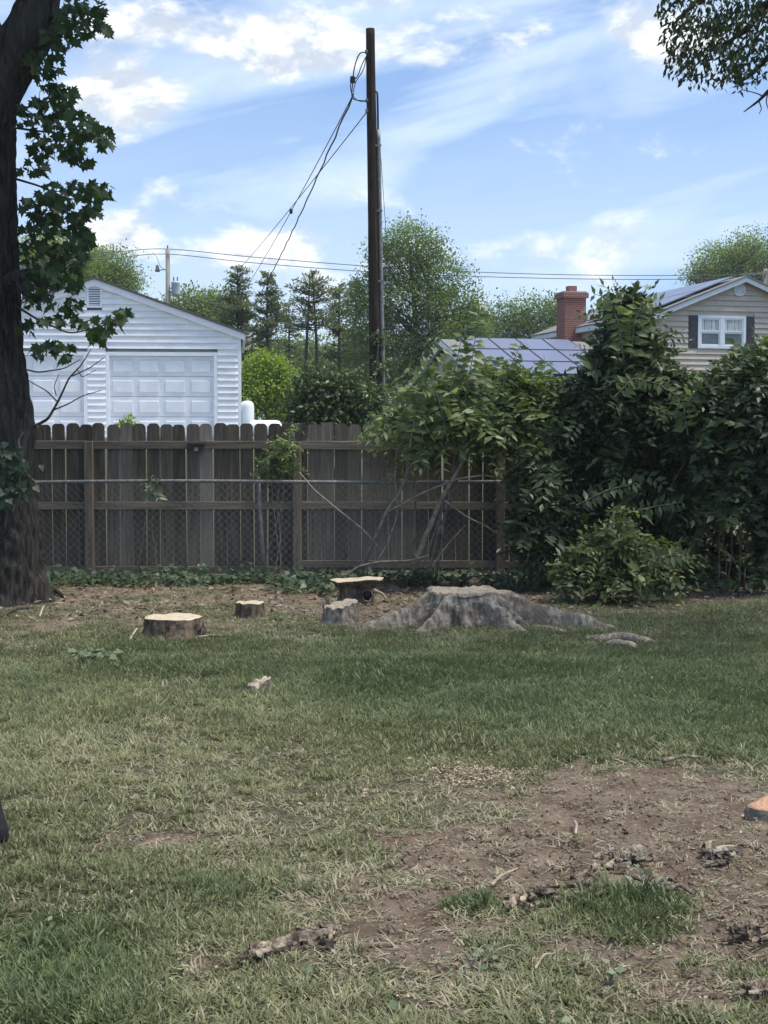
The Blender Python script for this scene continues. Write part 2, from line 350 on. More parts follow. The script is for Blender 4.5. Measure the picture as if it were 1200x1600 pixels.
def crown_leaves(blobs, nclump, per, sig, size, r=rng, shell=.45, lump=.35, flat=.7, seed=3):
    c, d, _ = blob_pts(blobs, nclump, shell, lump, r, seed); k = nclump * per
    tint = np.repeat(r.uniform(0, 1, nclump) * .8, per) + r.uniform(0, .25, k)
    o = r.normal(size=(k, 3)) * np.array([sig, sig, sig * flat]); C = np.repeat(c, per, 0) + o
    A = rdir(k, r) + np.repeat(d, per, 0) * .7 + np.array([0, 0, -.35]); N = rdir(k, r) * .8 + np.array([0, 0, .9])
    L = size * r.uniform(.65, 1.35, k)
    return C, A, N, L, L * r.uniform(.45, .7, k), tint
def sprays(p, d, L, pairs, leaf, droop=.5, r=rng, wr=.36, tint0=None):
    """pinnate sprays: p,d (n,3) start and direction"""
    n = len(p); d = nrm(d); side = nrm(np.cross(d, np.array([0, 0, 1.])) + 1e-4); up = nrm(np.cross(side, d))
    roll = r.normal(0, .5, n)[:, None]; side, up = side * np.cos(roll) + up * np.sin(roll), up * np.cos(roll) - side * np.sin(roll)
    L = np.broadcast_to(L, (n,)); out = []; sz_ = np.exp(r.normal(0, .28, n))
    tb = r.uniform(0, .6, n) if tint0 is None else tint0
    for k in range(pairs * 2 + 1):
        t = (k // 2 + 1) / (pairs + .5) * .95 if k < pairs * 2 else 1.; s = (1 if k % 2 else -1) if k < pairs * 2 else 0
        base = p + d * (L * t)[:, None] + np.array([0, 0, -1.]) * (droop * L * t * t)[:, None]
        ax = d * (.45 if s else 1.) + side * s + np.array([0, 0, -1.]) * (droop * (.5 + t) * .7 + r.uniform(-.25, .2, n))[:, None] + r.normal(0, .16, (n, 3))
        l = leaf * sz_ * r.uniform(.75, 1.25, n) * (1 - .35 * abs(t - .5) * 1.4)
        out.append((base, ax, up + r.normal(0, .5, (n, 3)) + np.array([0, -.75, 0]), l, l * wr * r.uniform(.85, 1.2, n), tb + r.uniform(0, .4, n)))
    return [np.concatenate([o[i] for o in out]) for i in range(6)]
def curve(p0, p1, n=8, sag=0., wob=0., r=rng):
    p0, p1 = np.asarray(p0, float), np.asarray(p1, float); t = np.linspace(0, 1, n)[:, None]
    q_ = p0 * (1 - t) + p1 * t; q_[:, 2] += (4 * sag * t * (1 - t))[:, 0]
    if wob: q_[1:-1] += r.normal(0, wob, (n - 2, 3))
    return q_

# ------------------------------------------------------------------ ground
def zone(px, py, gs):
    v = 0
    for (cx, cy, sx, sy, a) in gs: v = v + a * np.exp(-.5 * (((px - cx) / sx) ** 2 + ((py - cy) / sy) ** 2))
    return v
SOIL = [(830, 1330, 115, 36, 1.1), (1000, 1285, 130, 38, .95), (1130, 1330, 100, 55, .95), (720, 1370, 80, 28, .55), (1160, 1440, 70, 45, .75), (740, 1222, 70, 16, .7),
        (700, 1480, 120, 36, .42), (930, 1520, 110, 36, .45), (620, 1575, 140, 30, .38), (310, 1515, 40, 22, .6), (440, 1500, 90, 20, .4), (1080, 1570, 90, 34, .42),
        (530, 1400, 80, 30, .28), (400, 1340, 90, 24, .22), (250, 1325, 90, 14, .28), (170, 1290, 50, 9, .3), (560, 913, 520, 14, .8), (560, 955, 90, 18, .45),
        (330, 940, 250, 18, .42), (100, 945, 90, 18, .4), (1020, 922, 220, 13, .8), (330, 1300, 120, 20, .12), (470, 1440, 120, 30, .2), (640, 1330, 60, 30, .25), (80, 980, 90, 16, .4), (300, 975, 120, 14, .35), (1090, 1215, 130, 20, .5), (880, 1240, 90, 22, .4), (500, 1290, 60, 14, .25), (690, 1000, 60, 12, .3), (860, 950, 120, 14, .3)]
LUSH = [(850, 1085, 240, 52, 1.0), (1110, 1100, 140, 62, .9), (90, 1540, 130, 75, 1.0), (560, 1060, 220, 38, .7), (1000, 1412, 75, 20, .95), (340, 1395, 70, 16, .6), (120, 1090, 150, 50, .55), (740, 1415, 32, 10, .9),
        (230, 1020, 90, 20, .4), (1180, 1350, 30, 25, .5), (1020, 1460, 60, 18, .4)]
YEL = [(150, 1180, 160, 70, 1.0), (400, 1220, 200, 70, .7), (600, 1250, 150, 60, .6), (260, 1100, 120, 30, .5), (800, 1570, 200, 40, .4), (450, 1560, 160, 40, .4)]
def masks(X, Y):
    px, py = proj(X, Y); b = fbm(X * 2.1, Y * 1.6, 0, 11, 5) - .5; f = fbm(X * 7, Y * 5, 0, 17, 3) - .5
    out = sstep(16.95, 17.6, Y)
    so = np.clip(zone(px, py, SOIL) * (1 + 1.4 * b) + b * .55 + f * .9 - .05, 0, 1.2) * (1 - out) ; lu = np.clip(zone(px, py, LUSH) + b * .9 + .05, 0, 1.3)
    ye = np.clip(zone(px, py, YEL) + b * .6, 0, 1)
    return np.clip(so - .45 * lu * (lu > .5), 0, 1), np.clip(lu, 0, 1), ye
def gz(X, Y):
    X = np.asarray(X, float); Y = np.asarray(Y, float)
    hi = 1.56 + (1.05 - 1.56) * sstep(-1.5, 4.5, X)
    z = hi * sstep(17.6, 33, Y)
    near = sstep(1.5, 3., Y) * (1 - sstep(17.2, 18.5, Y)) * (1 - sstep(5.5, 8, np.abs(X)))
    z = z + near * ((fbm(X * .8, Y * .8, 0, 5, 2) - .5) * .05 + (fbm(X * 3.5, Y * 3.5, 0, 6, 3) - .5) * .035)
    return z
def grid_axis(dense, far):
    d = list(dense); st = d[-1] - d[-2]; x = d[-1]
    while x < far: st *= 1.35; x += st; d.append(x)
    st = dense[1] - dense[0]; x = d[0]
    while x > -far: st *= 1.35; x -= st; d.insert(0, x)
    return np.array(d)
gx = grid_axis(np.arange(-5.6, 5.61, .05), 3500); gy = grid_axis(np.concatenate([np.arange(3, 8, .035), np.arange(8, 18.5, .06)]), 3500)
XX, YY = np.meshgrid(gx, gy); so, lu, ye = masks(XX, np.clip(YY, 1.5, None)); fine = (YY > 2.5) & (YY < 17.4) & (np.abs(XX) < 6)
so = np.where(fine, so, .15); lu = np.where(fine, lu, .4); ye = np.where(fine, ye, .3)
ZZ = gz(XX, YY) + np.where(fine, so * (fbm(XX * 9, YY * 9, 0, 21, 3) - .5) * .075, 0)
nx_, ny_ = len(gx), len(gy); ii = np.arange(ny_ - 1)[:, None] * nx_ + np.arange(nx_ - 1)[None]
Q = np.stack([ii, ii + 1, ii + nx_ + 1, ii + nx_], -1).reshape(-1, 4)
def ground_mat():
    m, N = mat_new('lawn_soil'); t = N.n('ShaderNodeTexCoord'); v = t.outputs['Object']
    a = N.n('ShaderNodeAttribute', attribute_name='soil').outputs['Fac']; b_ = N.n('ShaderNodeAttribute', attribute_name='lush').outputs['Fac']
    n1 = N.noise(v, 5, 6, .65); n2 = N.noise(v, 38, 5, .7); n3 = N.noise(v, 1.6, 4)
    soil = N.mix(N.ss(n1, .35, .68), (.13, .096, .070), (.225, .175, .132)); soil = N.mix(N.ss(n2, .52, .7), soil, (.32, .265, .205))
    soil = N.mix(N.m('MULTIPLY', N.ss(n3, .5, .7), .5), soil, (.10, .058, .04))
    that = N.mix(N.ss(n2, .35, .7), (.055, .062, .035), (.17, .15, .10)); gr = N.mix(b_, that, (.035, .055, .025))
    col = N.mix(N.ss(N.m('ADD', a, N.m('MULTIPLY', N.m('SUBTRACT', n2, .5), .8)), .22, .6), gr, soil)
    b = N.n('ShaderNodeBsdfPrincipled'); N.l(col, b.inputs['Base Color']); b.inputs['Roughness'].default_value = .95; b.inputs['Specular IOR Level'].default_value = .1
    bn = N.n('ShaderNodeBump'); bn.inputs['Strength'].default_value = .9; bn.inputs['Distance'].default_value = .03
    N.l(N.m('ADD', N.noise(v, 22, 8, .75), N.m('MULTIPLY', n1, .6)), bn.inputs['Height']); N.l(bn.outputs[0], b.inputs['Normal'])
    o = N.n('ShaderNodeOutputMaterial'); N.l(b.outputs[0], o.inputs[0]); return m
gme = np_mesh('lawn_ground', np.stack([XX, YY, ZZ], -1).reshape(-1, 3), Q, True, {'soil': so.ravel(), 'lush': lu.ravel()})
tag(link('lawn_ground', gme, ground_mat()), 'back yard lawn with bare soil patches reaching past the fence', 'lawn', kind='structure')
#@STRUCT
# ------------------------------------------------------------------ wooden fence
FY = 16.6; PXM = F / FY
def fx(px, Y=FY): return P(px, 700, Y)[0]
def fz(py, Y=FY): return P(600, py, Y)[2]
fence = thing('wooden_fence', 'weathered brown dog-ear picket fence behind the chain-link fence', 'fence', (0, FY, 0))
def picket_mesh(w, h, ear):
    p = [(-w / 2, 0), (w / 2, 0), (w / 2, h - ear), (w / 2 - ear * .45, h - ear * .3), (w / 2 - ear, h), (-w / 2 + ear, h), (-w / 2 + ear * .45, h - ear * .3), (-w / 2, h - ear)]
    return MB().prism(p, 'y', 0, .019).mesh('picket')
pk = {}
px0 = 60 - 21.04 * 6
for k in range(64):
    x = px0 + 21.04 * k; w = random.choice([.141, .144, .147] if not 465 < x < 640 else [.145, .148, .150]); 
    mk = FENCEP if 305 < x < 320 else (FENCEG if (465 < x < 640 and random.random() < .75) or (142 < x < 320 and random.random() < .15) else FENCEW)
    key = (w, mk.name, random.randrange(2))
    if key not in pk: pk[key] = picket_mesh(w, 1.66, .034 + .006 * key[2])
    top = fz(661.5) + random.uniform(-.013, .013) - (.004 if x < 300 else 0)
    link('picket', pk[key], mk, fence, (fx(x + 10.5, FY + .05), .0425, top - 1.66), (random.uniform(-.003, .002), random.uniform(-.009, .009), 0))
posts = [-190, 139, 464, 782, 1105, 1430]
for px in posts:
    b = MB().box(-.048, .048, -.052, .04, -.02, fz(689 if px != 464 else 690), .006)
    b.build('post', POSTW, fence, local=True).location = (fx(px), 0, 0)
for s in range(5):
    xa, xb = fx(posts[s]) + .0495, fx(posts[s + 1]) - .0495
    for j, (yt, yb) in enumerate([(689, 702), (784.5, 796), (885, 897)]):
        if s >= 2 and j == 2: yt, yb = 876, 888
        za, zb = fz(yb) + random.uniform(-.006, .006), fz(yt) + random.uniform(-.004, .004)
        L = xb - xa; o = MB().box(-L / 2, L / 2, .0, .0405, -.5 * (zb - za), .5 * (zb - za), .004).build('rail', RAILW, fence, local=True)
        o.location = ((xa + xb) / 2, 0, (za + zb) / 2); o.rotation_euler.y = random.uniform(-.0015, .0015)
# small solar light screwed to the top rail
lx, lz = fx(307, FY - .05), fz(697, FY - .05)
sl = thing('solar_light', 'small dark solar light under a hooded cap on the top fence rail', 'light', (lx, FY - .003, lz))
MB().prism([(-.02 - .11, .03), (-.0, .055), (0, .02), (-.13, .0)], 'x', -.095, .095).build('hood', BLACKM, sl, local=True)
MB().box(-.042, .042, -.075, -.001, -.075, .012, .008).build('lamp_body', M('light_body', (.05, .05, .05), (.08, .08, .08), 9, .4), sl, local=True)
MB().box(-.022, .022, -.082, -.0755, -.055, -.012, .003).build('lens', M('light_lens', (.3, .29, .25), (.4, .39, .34), 9, .2), sl, local=True)
# ------------------------------------------------------------------ chain-link fence
CYY = 16.2
cl = thing('chain_link_fence', 'low grey chain-link fence standing in front of the wooden fence', 'fence', (0, CYY, 0))
cz = fz(752.5, CYY); x0c, x1c = fx(20, CYY), fx(1230, CYY)
tp = np.stack([np.linspace(x0c, x1c, 60), np.full(60, CYY), cz + .012 * np.sin(np.linspace(0, 9, 60)) + np.linspace(-.012, .018, 60)], 1)
MB().tube(tp, .019, 10).build('top_rail', GREYM, cl, True)
for pa, pb in ((403, 412), (815, 815), (1190, 1190)):
    t_ = np.array([fx(pb, CYY), CYY + .045, -.05]); u_ = np.array([fx(pa, CYY), CYY + .045, cz + .015])
    b = MB().tube([t_, t_ * .5 + u_ * .5, u_], .022, 10); b.lathe([(.025, 0), (.026, .02), (.018, .035), (.002, .042)], u_, 10); b.build('post', GREYM, cl, True)
D = .083; mb = MB(); H = cz + .012
for k in range(int((x1c - x0c) / D)):
    x = x0c + k * D
    for s in (1, -1):
        xa = x; xb = x + s * H
        n_ = 5; t = np.linspace(0, 1, n_); wv = .006 * np.sin(t * 9 + k)
        mb.tube(np.stack([xa + (xb - xa) * t, np.full(n_, CYY - .022 - s * .0022) + wv + .02 * np.sin(x * 1.3 + t * 3), H * t + .015], 1), .0025, 3, cap=False)
    mb.tube([(x, CYY - .02, H - .004), (x + .006, CYY - .021, H + .014), (x + .014, CYY - .02, H + .002)], .003, 3, cap=False)
tag(mb.build('wire_mesh', WIREM, cl), kind='stuff')

# ------------------------------------------------------------------ white garage
GY = 38.8; gpm = F / GY
def gX(px): return P(px, 600, GY)[0]
def gZ(py): return P(600, py, GY)[2]
gar = thing('garage', 'white vinyl sided two-door garage with a gable vent beyond the fence', 'garage', (gX(148), GY, 1.56), R(5.8))
ax_, az_ = gX(148), gZ(436); rx_, ez_ = gX(376), gZ(518); hw = rx_ - ax_; lx_ = ax_ - hw
d1 = (gX(170), gX(333)); d0 = (2 * ax_ - d1[1] - .02, gX(130)); dz = gZ(555)
def roofz(x): return az_ - (az_ - ez_) * abs(x - ax_) / hw
core = MB(); bk = GY + 8.5
core.prism([(lx_, 1.3), (rx_, 1.3), (rx_, ez_ - .03), (ax_, az_ - .03), (lx_, ez_ - .03)], 'y', GY + .36, bk); core.build('wall', WHITE, gar)
def course(mb, xa0, xb0, xa1, xb1, z0, z1, y, out=.055):
    """one lap board: lower edge proud"""
    V = [(xa0, y - out, z0), (xb0, y - out, z0), (xb0, y + .01, z0), (xa0, y + .01, z0), (xa1, y - .003, z1), (xb1, y - .003, z1), (xb1, y + .01, z1), (xa1, y + .01, z1)]
    mb.add(V, [(0, 1, 5, 4), (3, 2, 1, 0), (2, 3, 7, 6), (4, 5, 6, 7), (1, 2, 6, 5), (0, 4, 7, 3)])
def side_boards(parent, mat, xl, xr, rz, z0, zt, pitch, y, cuts, local=False, name='siding_board', loc=None):
    z = z0
    while z < zt - .02:
        z1 = min(z + pitch, zt)
        def ext(zz):
            if rz is None: return xl, xr
            ap, apz, ee = rz
            if zz <= ee: return xl, xr
            h = (apz - zz) / (apz - ee); return ap - (ap - xl) * h, ap + (xr - ap) * h
        a0, b0 = ext(z); a1, b1 = ext(z1)
        segs = [(a0, b0, a1, b1)]
        for (ca, cb, cz0, cz1) in cuts:
            if z1 > cz0 + .02 and z < cz1 - .02:
                ns = []
                for (p, q_, r_, s_) in segs:
                    if q_ <= ca or p >= cb: ns.append((p, q_, r_, s_)); continue
                    if p < ca: ns.append((p, ca, r_, ca))
                    if q_ > cb: ns.append((cb, q_, cb, s_))
                segs = ns
        for sg in segs:
            if sg[1] - sg[0] > .03: b = MB(); course(b, *sg, z, z1, y); b.build(name, mat, parent, local=local)
        z = z1
vx0, vx1, vz0, vz1 = gX(138), gX(158), gZ(478), gZ(447)
side_boards(gar, WHITE, lx_ + .09, rx_ - .09, (ax_, az_ - .02, ez_ - .02), 1.6, az_ - .06, .166, GY + .2,
            [(d0[0] - .1, d0[1] + .1, 0, dz + .1), (d1[0] - .1, d1[1] + .1, 0, dz + .1), (vx0 - .03, vx1 + .03, vz0 - .03, vz1 + .03)])
for xa in (lx_, rx_ - .09): MB().box(xa, xa + .09, GY + .165, GY + .37, 1.58, ez_ - .02, .008).build('corner_trim', WTRIM, gar)
for s in (-1, 1):
    e_ = ax_ + s * (hw + .1); ez2 = roofz(ax_ + s * (hw + .1))
    MB().prism([(ax_, az_ + .01), (e_, ez2 + .01), (e_, ez2 - .16), (ax_, az_ - .16)], 'y', GY + .08, GY + .16).build('rake_board', WTRIM, gar)
    MB().prism([(ax_ + s * .002, az_ + .012), (e_ + s * .05, ez2 + .0), (e_ + s * .05, ez2 + .05), (ax_ + s * .002, az_ + .07)], 'y', GY + .03, bk + .1).build('roof', SHING, gar)
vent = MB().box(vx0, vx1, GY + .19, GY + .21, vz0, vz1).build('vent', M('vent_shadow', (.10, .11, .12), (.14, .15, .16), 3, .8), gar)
for zz in np.arange(vz0 + .03, vz1 - .02, .062):
    b = MB(); b.prism([(GY + .19, zz + .035), (GY + .160, zz), (GY + .165, zz - .006), (GY + .195, zz + .025)], 'x', vx0 + .02, vx1 - .02); b.build('slat', WTRIM, vent)
fr = MB(); fr.box(vx0 - .03, vx0 + .02, GY + .15, GY + .2, vz0 - .03, vz1 + .03); fr.box(vx1 - .02, vx1 + .03, GY + .15, GY + .2, vz0 - .03, vz1 + .03)
fr.box(vx0 + .021, vx1 - .021, GY + .15, GY + .2, vz1 - .015, vz1 + .03); fr.box(vx0 + .021, vx1 - .021, GY + .15, GY + .2, vz0 - .03, vz0 + .015); fr.build('frame', WTRIM, vent)
for (xa, xb) in (d0, d1):
    dr = MB().box(xa - .02, xb + .02, GY + .29, GY + .33, 1.58, dz + .02).build('garage_door', WDOOR, gar)
    f_ = MB(); f_.box(xa - .1, xa, GY + .16, GY + .33, 1.58, dz + .1, .006); f_.box(xb, xb + .1, GY + .16, GY + .33, 1.58, dz + .1, .006); f_.box(xa + .001, xb - .001, GY + .16, GY + .33, dz, dz + .1, .006); f_.build('door_frame', WTRIM, dr)
    sh = (dz - 1.6) / 4
    for r_ in range(4):
        z0 = 1.6 + sh * r_; MB().box(xa - .01, xb + .01, GY + .262, GY + .289, z0 + .007, z0 + sh - .007, .006).build('door_section', WDOOR, dr)
        for c_ in range(4):
            w = (xb - xa) / 4; xc = xa + w * (c_ + .5); b = MB()
            a0, a1, b0, b1 = xc - w * .39, xc + w * .39, z0 + sh * .2, z0 + sh * .8; i_ = .02
            V = [(a0, GY + .2615, b0), (a1, GY + .2615, b0), (a1, GY + .2615, b1), (a0, GY + .2615, b1), (a0 + i_, GY + .225, b0 + i_), (a1 - i_, GY + .225, b0 + i_), (a1 - i_, GY + .225, b1 - i_), (a0 + i_, GY + .225, b1 - i_)]
            b.add(V, [(0, 1, 5, 4), (1, 2, 6, 5), (2, 3, 7, 6), (3, 0, 4, 7), (4, 5, 6, 7), (3, 2, 1, 0)]); b.build('raised_panel', WDOOR, dr)
MB().box(rx_ + .06, rx_ + .14, GY + .12, bk, ez_ - .06, ez_ + .04, .02).build('gutter', WTRIM, gar)
drive = MB().box(lx_ - .3, rx_ + .4, GY - 6, GY + .2, 1.2, 1.575).build('driveway_slab', CONC); tag(drive, 'pale concrete driveway slab in front of the white garage', 'driveway', kind='structure')
# white tanks beside the garage
tx, ty = gX(382.5), GY + .7
tk = thing('gas_tank', 'upright white gas tank with domed top at the garage corner', 'tank', (tx, ty, float(gz(tx, ty))))
zt = P(600, 626, ty)[2] - float(gz(tx, ty)); MB().lathe([(.17, -.05), (.18, .1), (.18, zt - .16), (.16, zt - .07), (.11, zt - .02), (.03, zt)], (0, 0, 0), 20).build('body', WPLAST, tk, True, True)
MB().lathe([(.045, zt - .002), (.045, zt + .05), (.02, zt + .06)], (0, 0, 0), 10).build('valve_cap', GREYM, tk, True, True)
tx, ty = P(414, 660, 36)[0], 36.; g0 = float(gz(tx, ty)); rt = .2; zt = P(414, 656.5, ty)[2]
tk = thing('gas_tank', 'low white horizontal gas tank showing just above the fence pickets', 'tank', (tx, ty, g0))
b = MB(); pr = [(.02, -.42), (.12, -.40), (.18, -.35), (rt, -.27), (rt, .27), (.18, .35), (.12, .40), (.02, .42)]
b.lathe(pr, (0, 0, 0), 20); b.v = [(z, y, x + zt - g0 - rt) for x, y, z in b.v]; b.build('body', WPLAST, tk, True, True)
for s in (-.22, .22): MB().box(s - .04, s + .04, -.12, .12, -.05, zt - g0 - 2 * rt + .03).build('foot', GREYM, tk, local=True)

# ------------------------------------------------------------------ beige split-level house
TH = R(14.5); ct, st_ = math.cos(TH), math.sin(TH)
HX, HY = P(1037, 480, 52)[0], 52.; HG = 1.05
house = thing('beige_house', 'beige sided two-level house with brick chimney and solar panel roof', 'house', (HX, HY, HG), TH)
def hs(px, ly=0.):    # local x on the plane y=ly for a pixel column
    k = (px - CX) / F * .999; X0, Y0 = HX - st_ * ly, HY + ct * ly; return (k * Y0 - X0) / (ct - k * st_)
def hz(py, lx, ly=0.):
    Y = HY + st_ * lx + ct * ly; return P(600, py, Y)[2] - HG
HW = 2 * hs(1157); apx = HW / 2; ev = hz(484, 0); apz = hz(434, apx); HD = 12.2
MB().prism([(.03, -.1), (HW - .03, -.1), (HW - .03, ev - .04), (apx, apz - .06), (.03, ev - .04)], 'y', .03, HD).build('wall', BEIGE, house, local=True)
wxa, wxb, wz0, wz1 = hs(1089), hs(1161), hz(543, 1.6), hz(494, 1.6)
sw = hs(1175) - hs(1162)
side_boards(house, BEIGE, .05, HW - .05, (apx, apz - .02, ev), 1.2, apz - .1, .19, .02, [(wxa - sw - .06, wxb + sw + .06, wz0 - .04, wz1 + .04)], True)
# boards on the left wall
z = 2.2
while z < ev - .05:
    z1 = min(z + .19, ev - .02); b = MB(); course(b, 0, HD, 0, HD, z, z1, 0.); b.v = [(y + .0, HD - x, zz) for x, y, zz in b.v]; b.build('siding_board', BEIGE, house, local=True); z = z1
MB().box(-.03, .06, -.012, .06, .5, ev - .02).build('corner_trim', BEIGE, house, local=True)
win = MB().box(wxa, wxb, -.01, .025, wz0, wz1).build('window', GLASSD, house, local=True)
def frame_box(par, xa, xb, za, zb, t, y0, y1, mat, name):
    f_ = MB(); f_.box(xa, xa + t, y0, y1, za, zb); f_.box(xb - t, xb, y0, y1, za, zb); f_.box(xa + t + .001, xb - t - .001, y0, y1, za, za + t); f_.box(xa + t + .001, xb - t - .001, y0, y1, zb - t, zb); return f_.build(name, mat, par, local=True)
frame_box(win, wxa - .03, wxb + .03, wz0 - .03, wz1 + .03, .1, -.06, .02, WTRIM, 'window_frame')
wm = (wxa + wxb) / 2; zm = (wz0 + wz1) / 2
MB().box(wm - .07, wm + .07, -.058, .018, wz0 + .072, wz1 - .072).build('mullion', WTRIM, win, local=True)
for (a, b_) in ((wxa + .071, wm - .071), (wm + .071, wxb - .071)):
    frame_box(win, a, b_, wz0 + .071, zm, .05, -.032, .015, WTRIM, 'lower_sash'); frame_box(win, a, b_, zm + .001, wz1 - .071, .05, -.045, .015, WTRIM, 'upper_sash')
    b = MB(); nn = 12; V = []
    for i in range(nn + 1):
        xx = a + .05 + (b_ - a - .1) * i / nn; yy = -.014 - .006 * math.sin(i * 2.4); V += [(xx, yy, zm + .05), (xx, yy, wz1 - .12)]
    b.add(V, [(2 * i, 2 * i + 2, 2 * i + 3, 2 * i + 1) for i in range(nn)]); b.build('curtain', CURT, win, local=True)
for xa in (wxa - sw - .035, wxb + .035):
    s_ = MB().box(xa, xa + sw, -.035, .02, wz0 - .02, wz1 + .02, .006).build('shutter', PURPLE, house, local=True)
    for (a, b_) in ((.06, .47), (.53, .94)):
        h_ = wz1 - wz0; MB().box(xa + .06, xa + sw - .06, -.045, -.0352, wz0 + h_ * a, wz0 + h_ * b_, .004).build('shutter_panel', PURPLE, s_, local=True)
vx, vz = hs(1152), hz(453, hs(1152)); rr = 10.2 / F * 52.7
rv = MB().lathe([(rr, .0), (rr, -.04), (rr * .93, -.06), (rr * .78, -.06), (rr * .76, -.02)], (vx, 0, vz), 28, 'y').build('gable_vent', WTRIM, house, local=True)
MB().lathe([(rr * .75, -.0205), (rr * .74, -.021)], (vx, 0, vz), 28, 'y').build('vent_backing', M('vent_shade', (.2, .2, .2), (.26, .26, .26), 3, .8), rv, local=True)  # backing coloured dark to stand for the shade behind the slats
for zz in np.linspace(-.6, .6, 6):
    hw_ = rr * math.sqrt(max(.72 ** 2 - zz ** 2, .01)); b = MB(); b.prism([(-.022, zz * rr + .035), (-.05, zz * rr - .01), (-.045, zz * rr - .02), (-.022, zz * rr + .02)], 'x', vx - hw_, vx + hw_); b.v = [(x, y, zq + vz) for x, y, zq in b.v]; b.build('slat', WTRIM, rv, local=True)
sl_ = (apz - ev) / apx; oh = .32
for s in (-1, 1):
    e_ = apx + s * (apx + oh); ez2 = ev - sl_ * oh
    MB().prism([(apx, apz), (e_, ez2), (e_, ez2 - .17), (apx, apz - .17)], 'y', -.30, -.25).build('rake_board', WTRIM, house, local=True)
    rf = MB().prism([(apx + s * .002, apz + .004), (e_ + s * .03, ez2 + .004), (e_ + s * .03, ez2 + .045), (apx + s * .002, apz + .05)], 'y', -.36, HD + .3).build('roof', SHING2, house, local=True)
    MB().box(min(e_, e_ - s * .04), max(e_, e_ - s * .04), -.249, HD + .28, ez2 - .19, ez2 + .0).build('fascia', WTRIM, rf, local=True)
    MB().box(min(e_ - s * .041, apx + s * apx), max(e_ - s * .041, apx + s * apx), -.248, HD + .27, ez2 - .185, ez2 - .16).build('soffit', WTRIM, rf, local=True)
    if s < 0:
        for k in range(4):
            for j in range(2):
                t0, t1 = .08 + .43 * j, .08 + .43 * j + .41
                def q_(t, up): return (apx + s * (apx + oh) * t, apz + .05 - (apz - ez2) * t + up)
                y0 = .2 + k * 1.72; MB().prism([q_(t0, .09), q_(t1, .09), q_(t1, .13), q_(t0, .13)], 'y', y0, y0 + 1.66).build('solar_panel', PANEL, rf, local=True)
# chimney on the left wall
ch = MB().box(-.78, .12, 7.4, 8.3, 1., hz(466, 0, 7.5)).build('chimney', BRICK, house, local=True)
zc = hz(466, 0, 7.5); MB().box(-.86, .2, 7.32, 8.38, zc, zc + .2).build('corbel', BRICK, ch, local=True)
MB().box(-.80, .14, 7.38, 8.32, zc + .2, zc + .26).build('crown', CONC, ch, local=True)
MB().box(-.5, -.16, 7.68, 8.02, zc + .26, zc + .5).build('flue', BRICK, ch, local=True)
# one-storey wing with the big array
WL = -6.45; y0w, y1w = -.1, 8.7; ym = 4.3; wr = hz(534, -4, ym); we = hz(592, -5, -.5); wsl = (wr - we) / (ym + .5)
def wz(y): return wr - wsl * abs(y - ym)
MB().prism([(y0w, -.1), (y1w, -.1), (y1w, wz(y1w) - .08), (ym, wr - .08), (y0w, wz(y0w) - .08)], 'x', WL, -.03).build('wing_wall', BEIGE, house, local=True)
MB().box(WL - .02, -.1, y0w - .1, y0w - .002, -.1, wz(y0w) - .75).build('brick_base', BRICK, house, local=True)
for s in (-1, 1):
    ye_ = ym + s * (ym + .5); zz = wz(ye_)
    rf = MB().prism([(ym + s * .002, wr + .004), (ye_, zz + .004), (ye_, zz + .045), (ym + s * .002, wr + .05)], 'x', WL - .4, -.04).build('wing_roof', SHING2 if s < 0 else SHING, house, local=True)
    MB().prism([(ym, wr), (ye_, zz), (ye_, zz - .2), (ym, wr - .2)], 'x', WL - .40, WL - .34).build('rake_board', WTRIM, rf, local=True)
    MB().box(WL - .339, -.05, min(ye_, ye_ - s * .1), max(ye_, ye_ - s * .1), zz - .15, zz + .0, .02).build('gutter', WTRIM, rf, local=True)
    if s < 0:
        for r_ in range(3):
            for c_ in range(4):
                xa = WL + .35 + c_ * 1.06; Lp = (ym + .5) / 3 * .95
                ya = ye_ + .12 + r_ * (Lp + .03)
                o = MB().box(0, 1.02, 0, Lp * math.sqrt(1 + wsl ** 2) * .985, 0, .04).build('solar_panel', PANEL, rf, local=True)
                o.location = (xa, ya, wz(ya) + .11); o.rotation_euler.x = math.atan(wsl)
                fb = MB(); wv_, lv_ = 1.02, Lp * math.sqrt(1 + wsl ** 2) * .985
                fb.box(-.012, .012, 0, lv_, -.003, .047); fb.box(wv_ - .012, wv_ + .012, 0, lv_, -.003, .047); fb.box(.013, wv_ - .013, 0, .024, -.003, .047); fb.box(.013, wv_ - .013, lv_ - .024, lv_, -.003, .047)
                fb.build('panel_frame', BLACKM, o, local=True)

# ------------------------------------------------------------------ utility pole
UY = 29.0
ub = P(588, 683, UY); ut = P(578.5, 45, UY); ug = float(gz(ub[0], UY))
pole = thing('utility_pole', 'tall dark wooden utility pole standing behind the fence', 'utility pole', (ub[0], UY, ug))
pts = np.array([ub + (ut - ub) * t for t in np.linspace(-(ub[2] - ug + .1) / (ut[2] - ub[2]), 1, 60)])
def pdisp(V):
    a = np.arctan2(V[:, 1] - UY, V[:, 0] - ub[0]); d = (vn(a * 4 + 9, V[:, 2] * .6, 0, 4) - .5) * .012; V[:, 0] += np.cos(a) * d; V[:, 1] += np.sin(a) * d; return V
def poler(z): return np.interp(z, [0, 10], [.128, .083])
MB().tube(pts, poler(pts[:, 2]), 20, disp=pdisp).build('shaft', POLEW, pole, True)
def onpole(py, side=1., off=.03):
    t = (P(590, py, UY)[2] - ub[2]) / (ut[2] - ub[2]); c = ub + (ut - ub) * t; return c + np.array([side * (poler(c[2]) + off), -.02, 0])
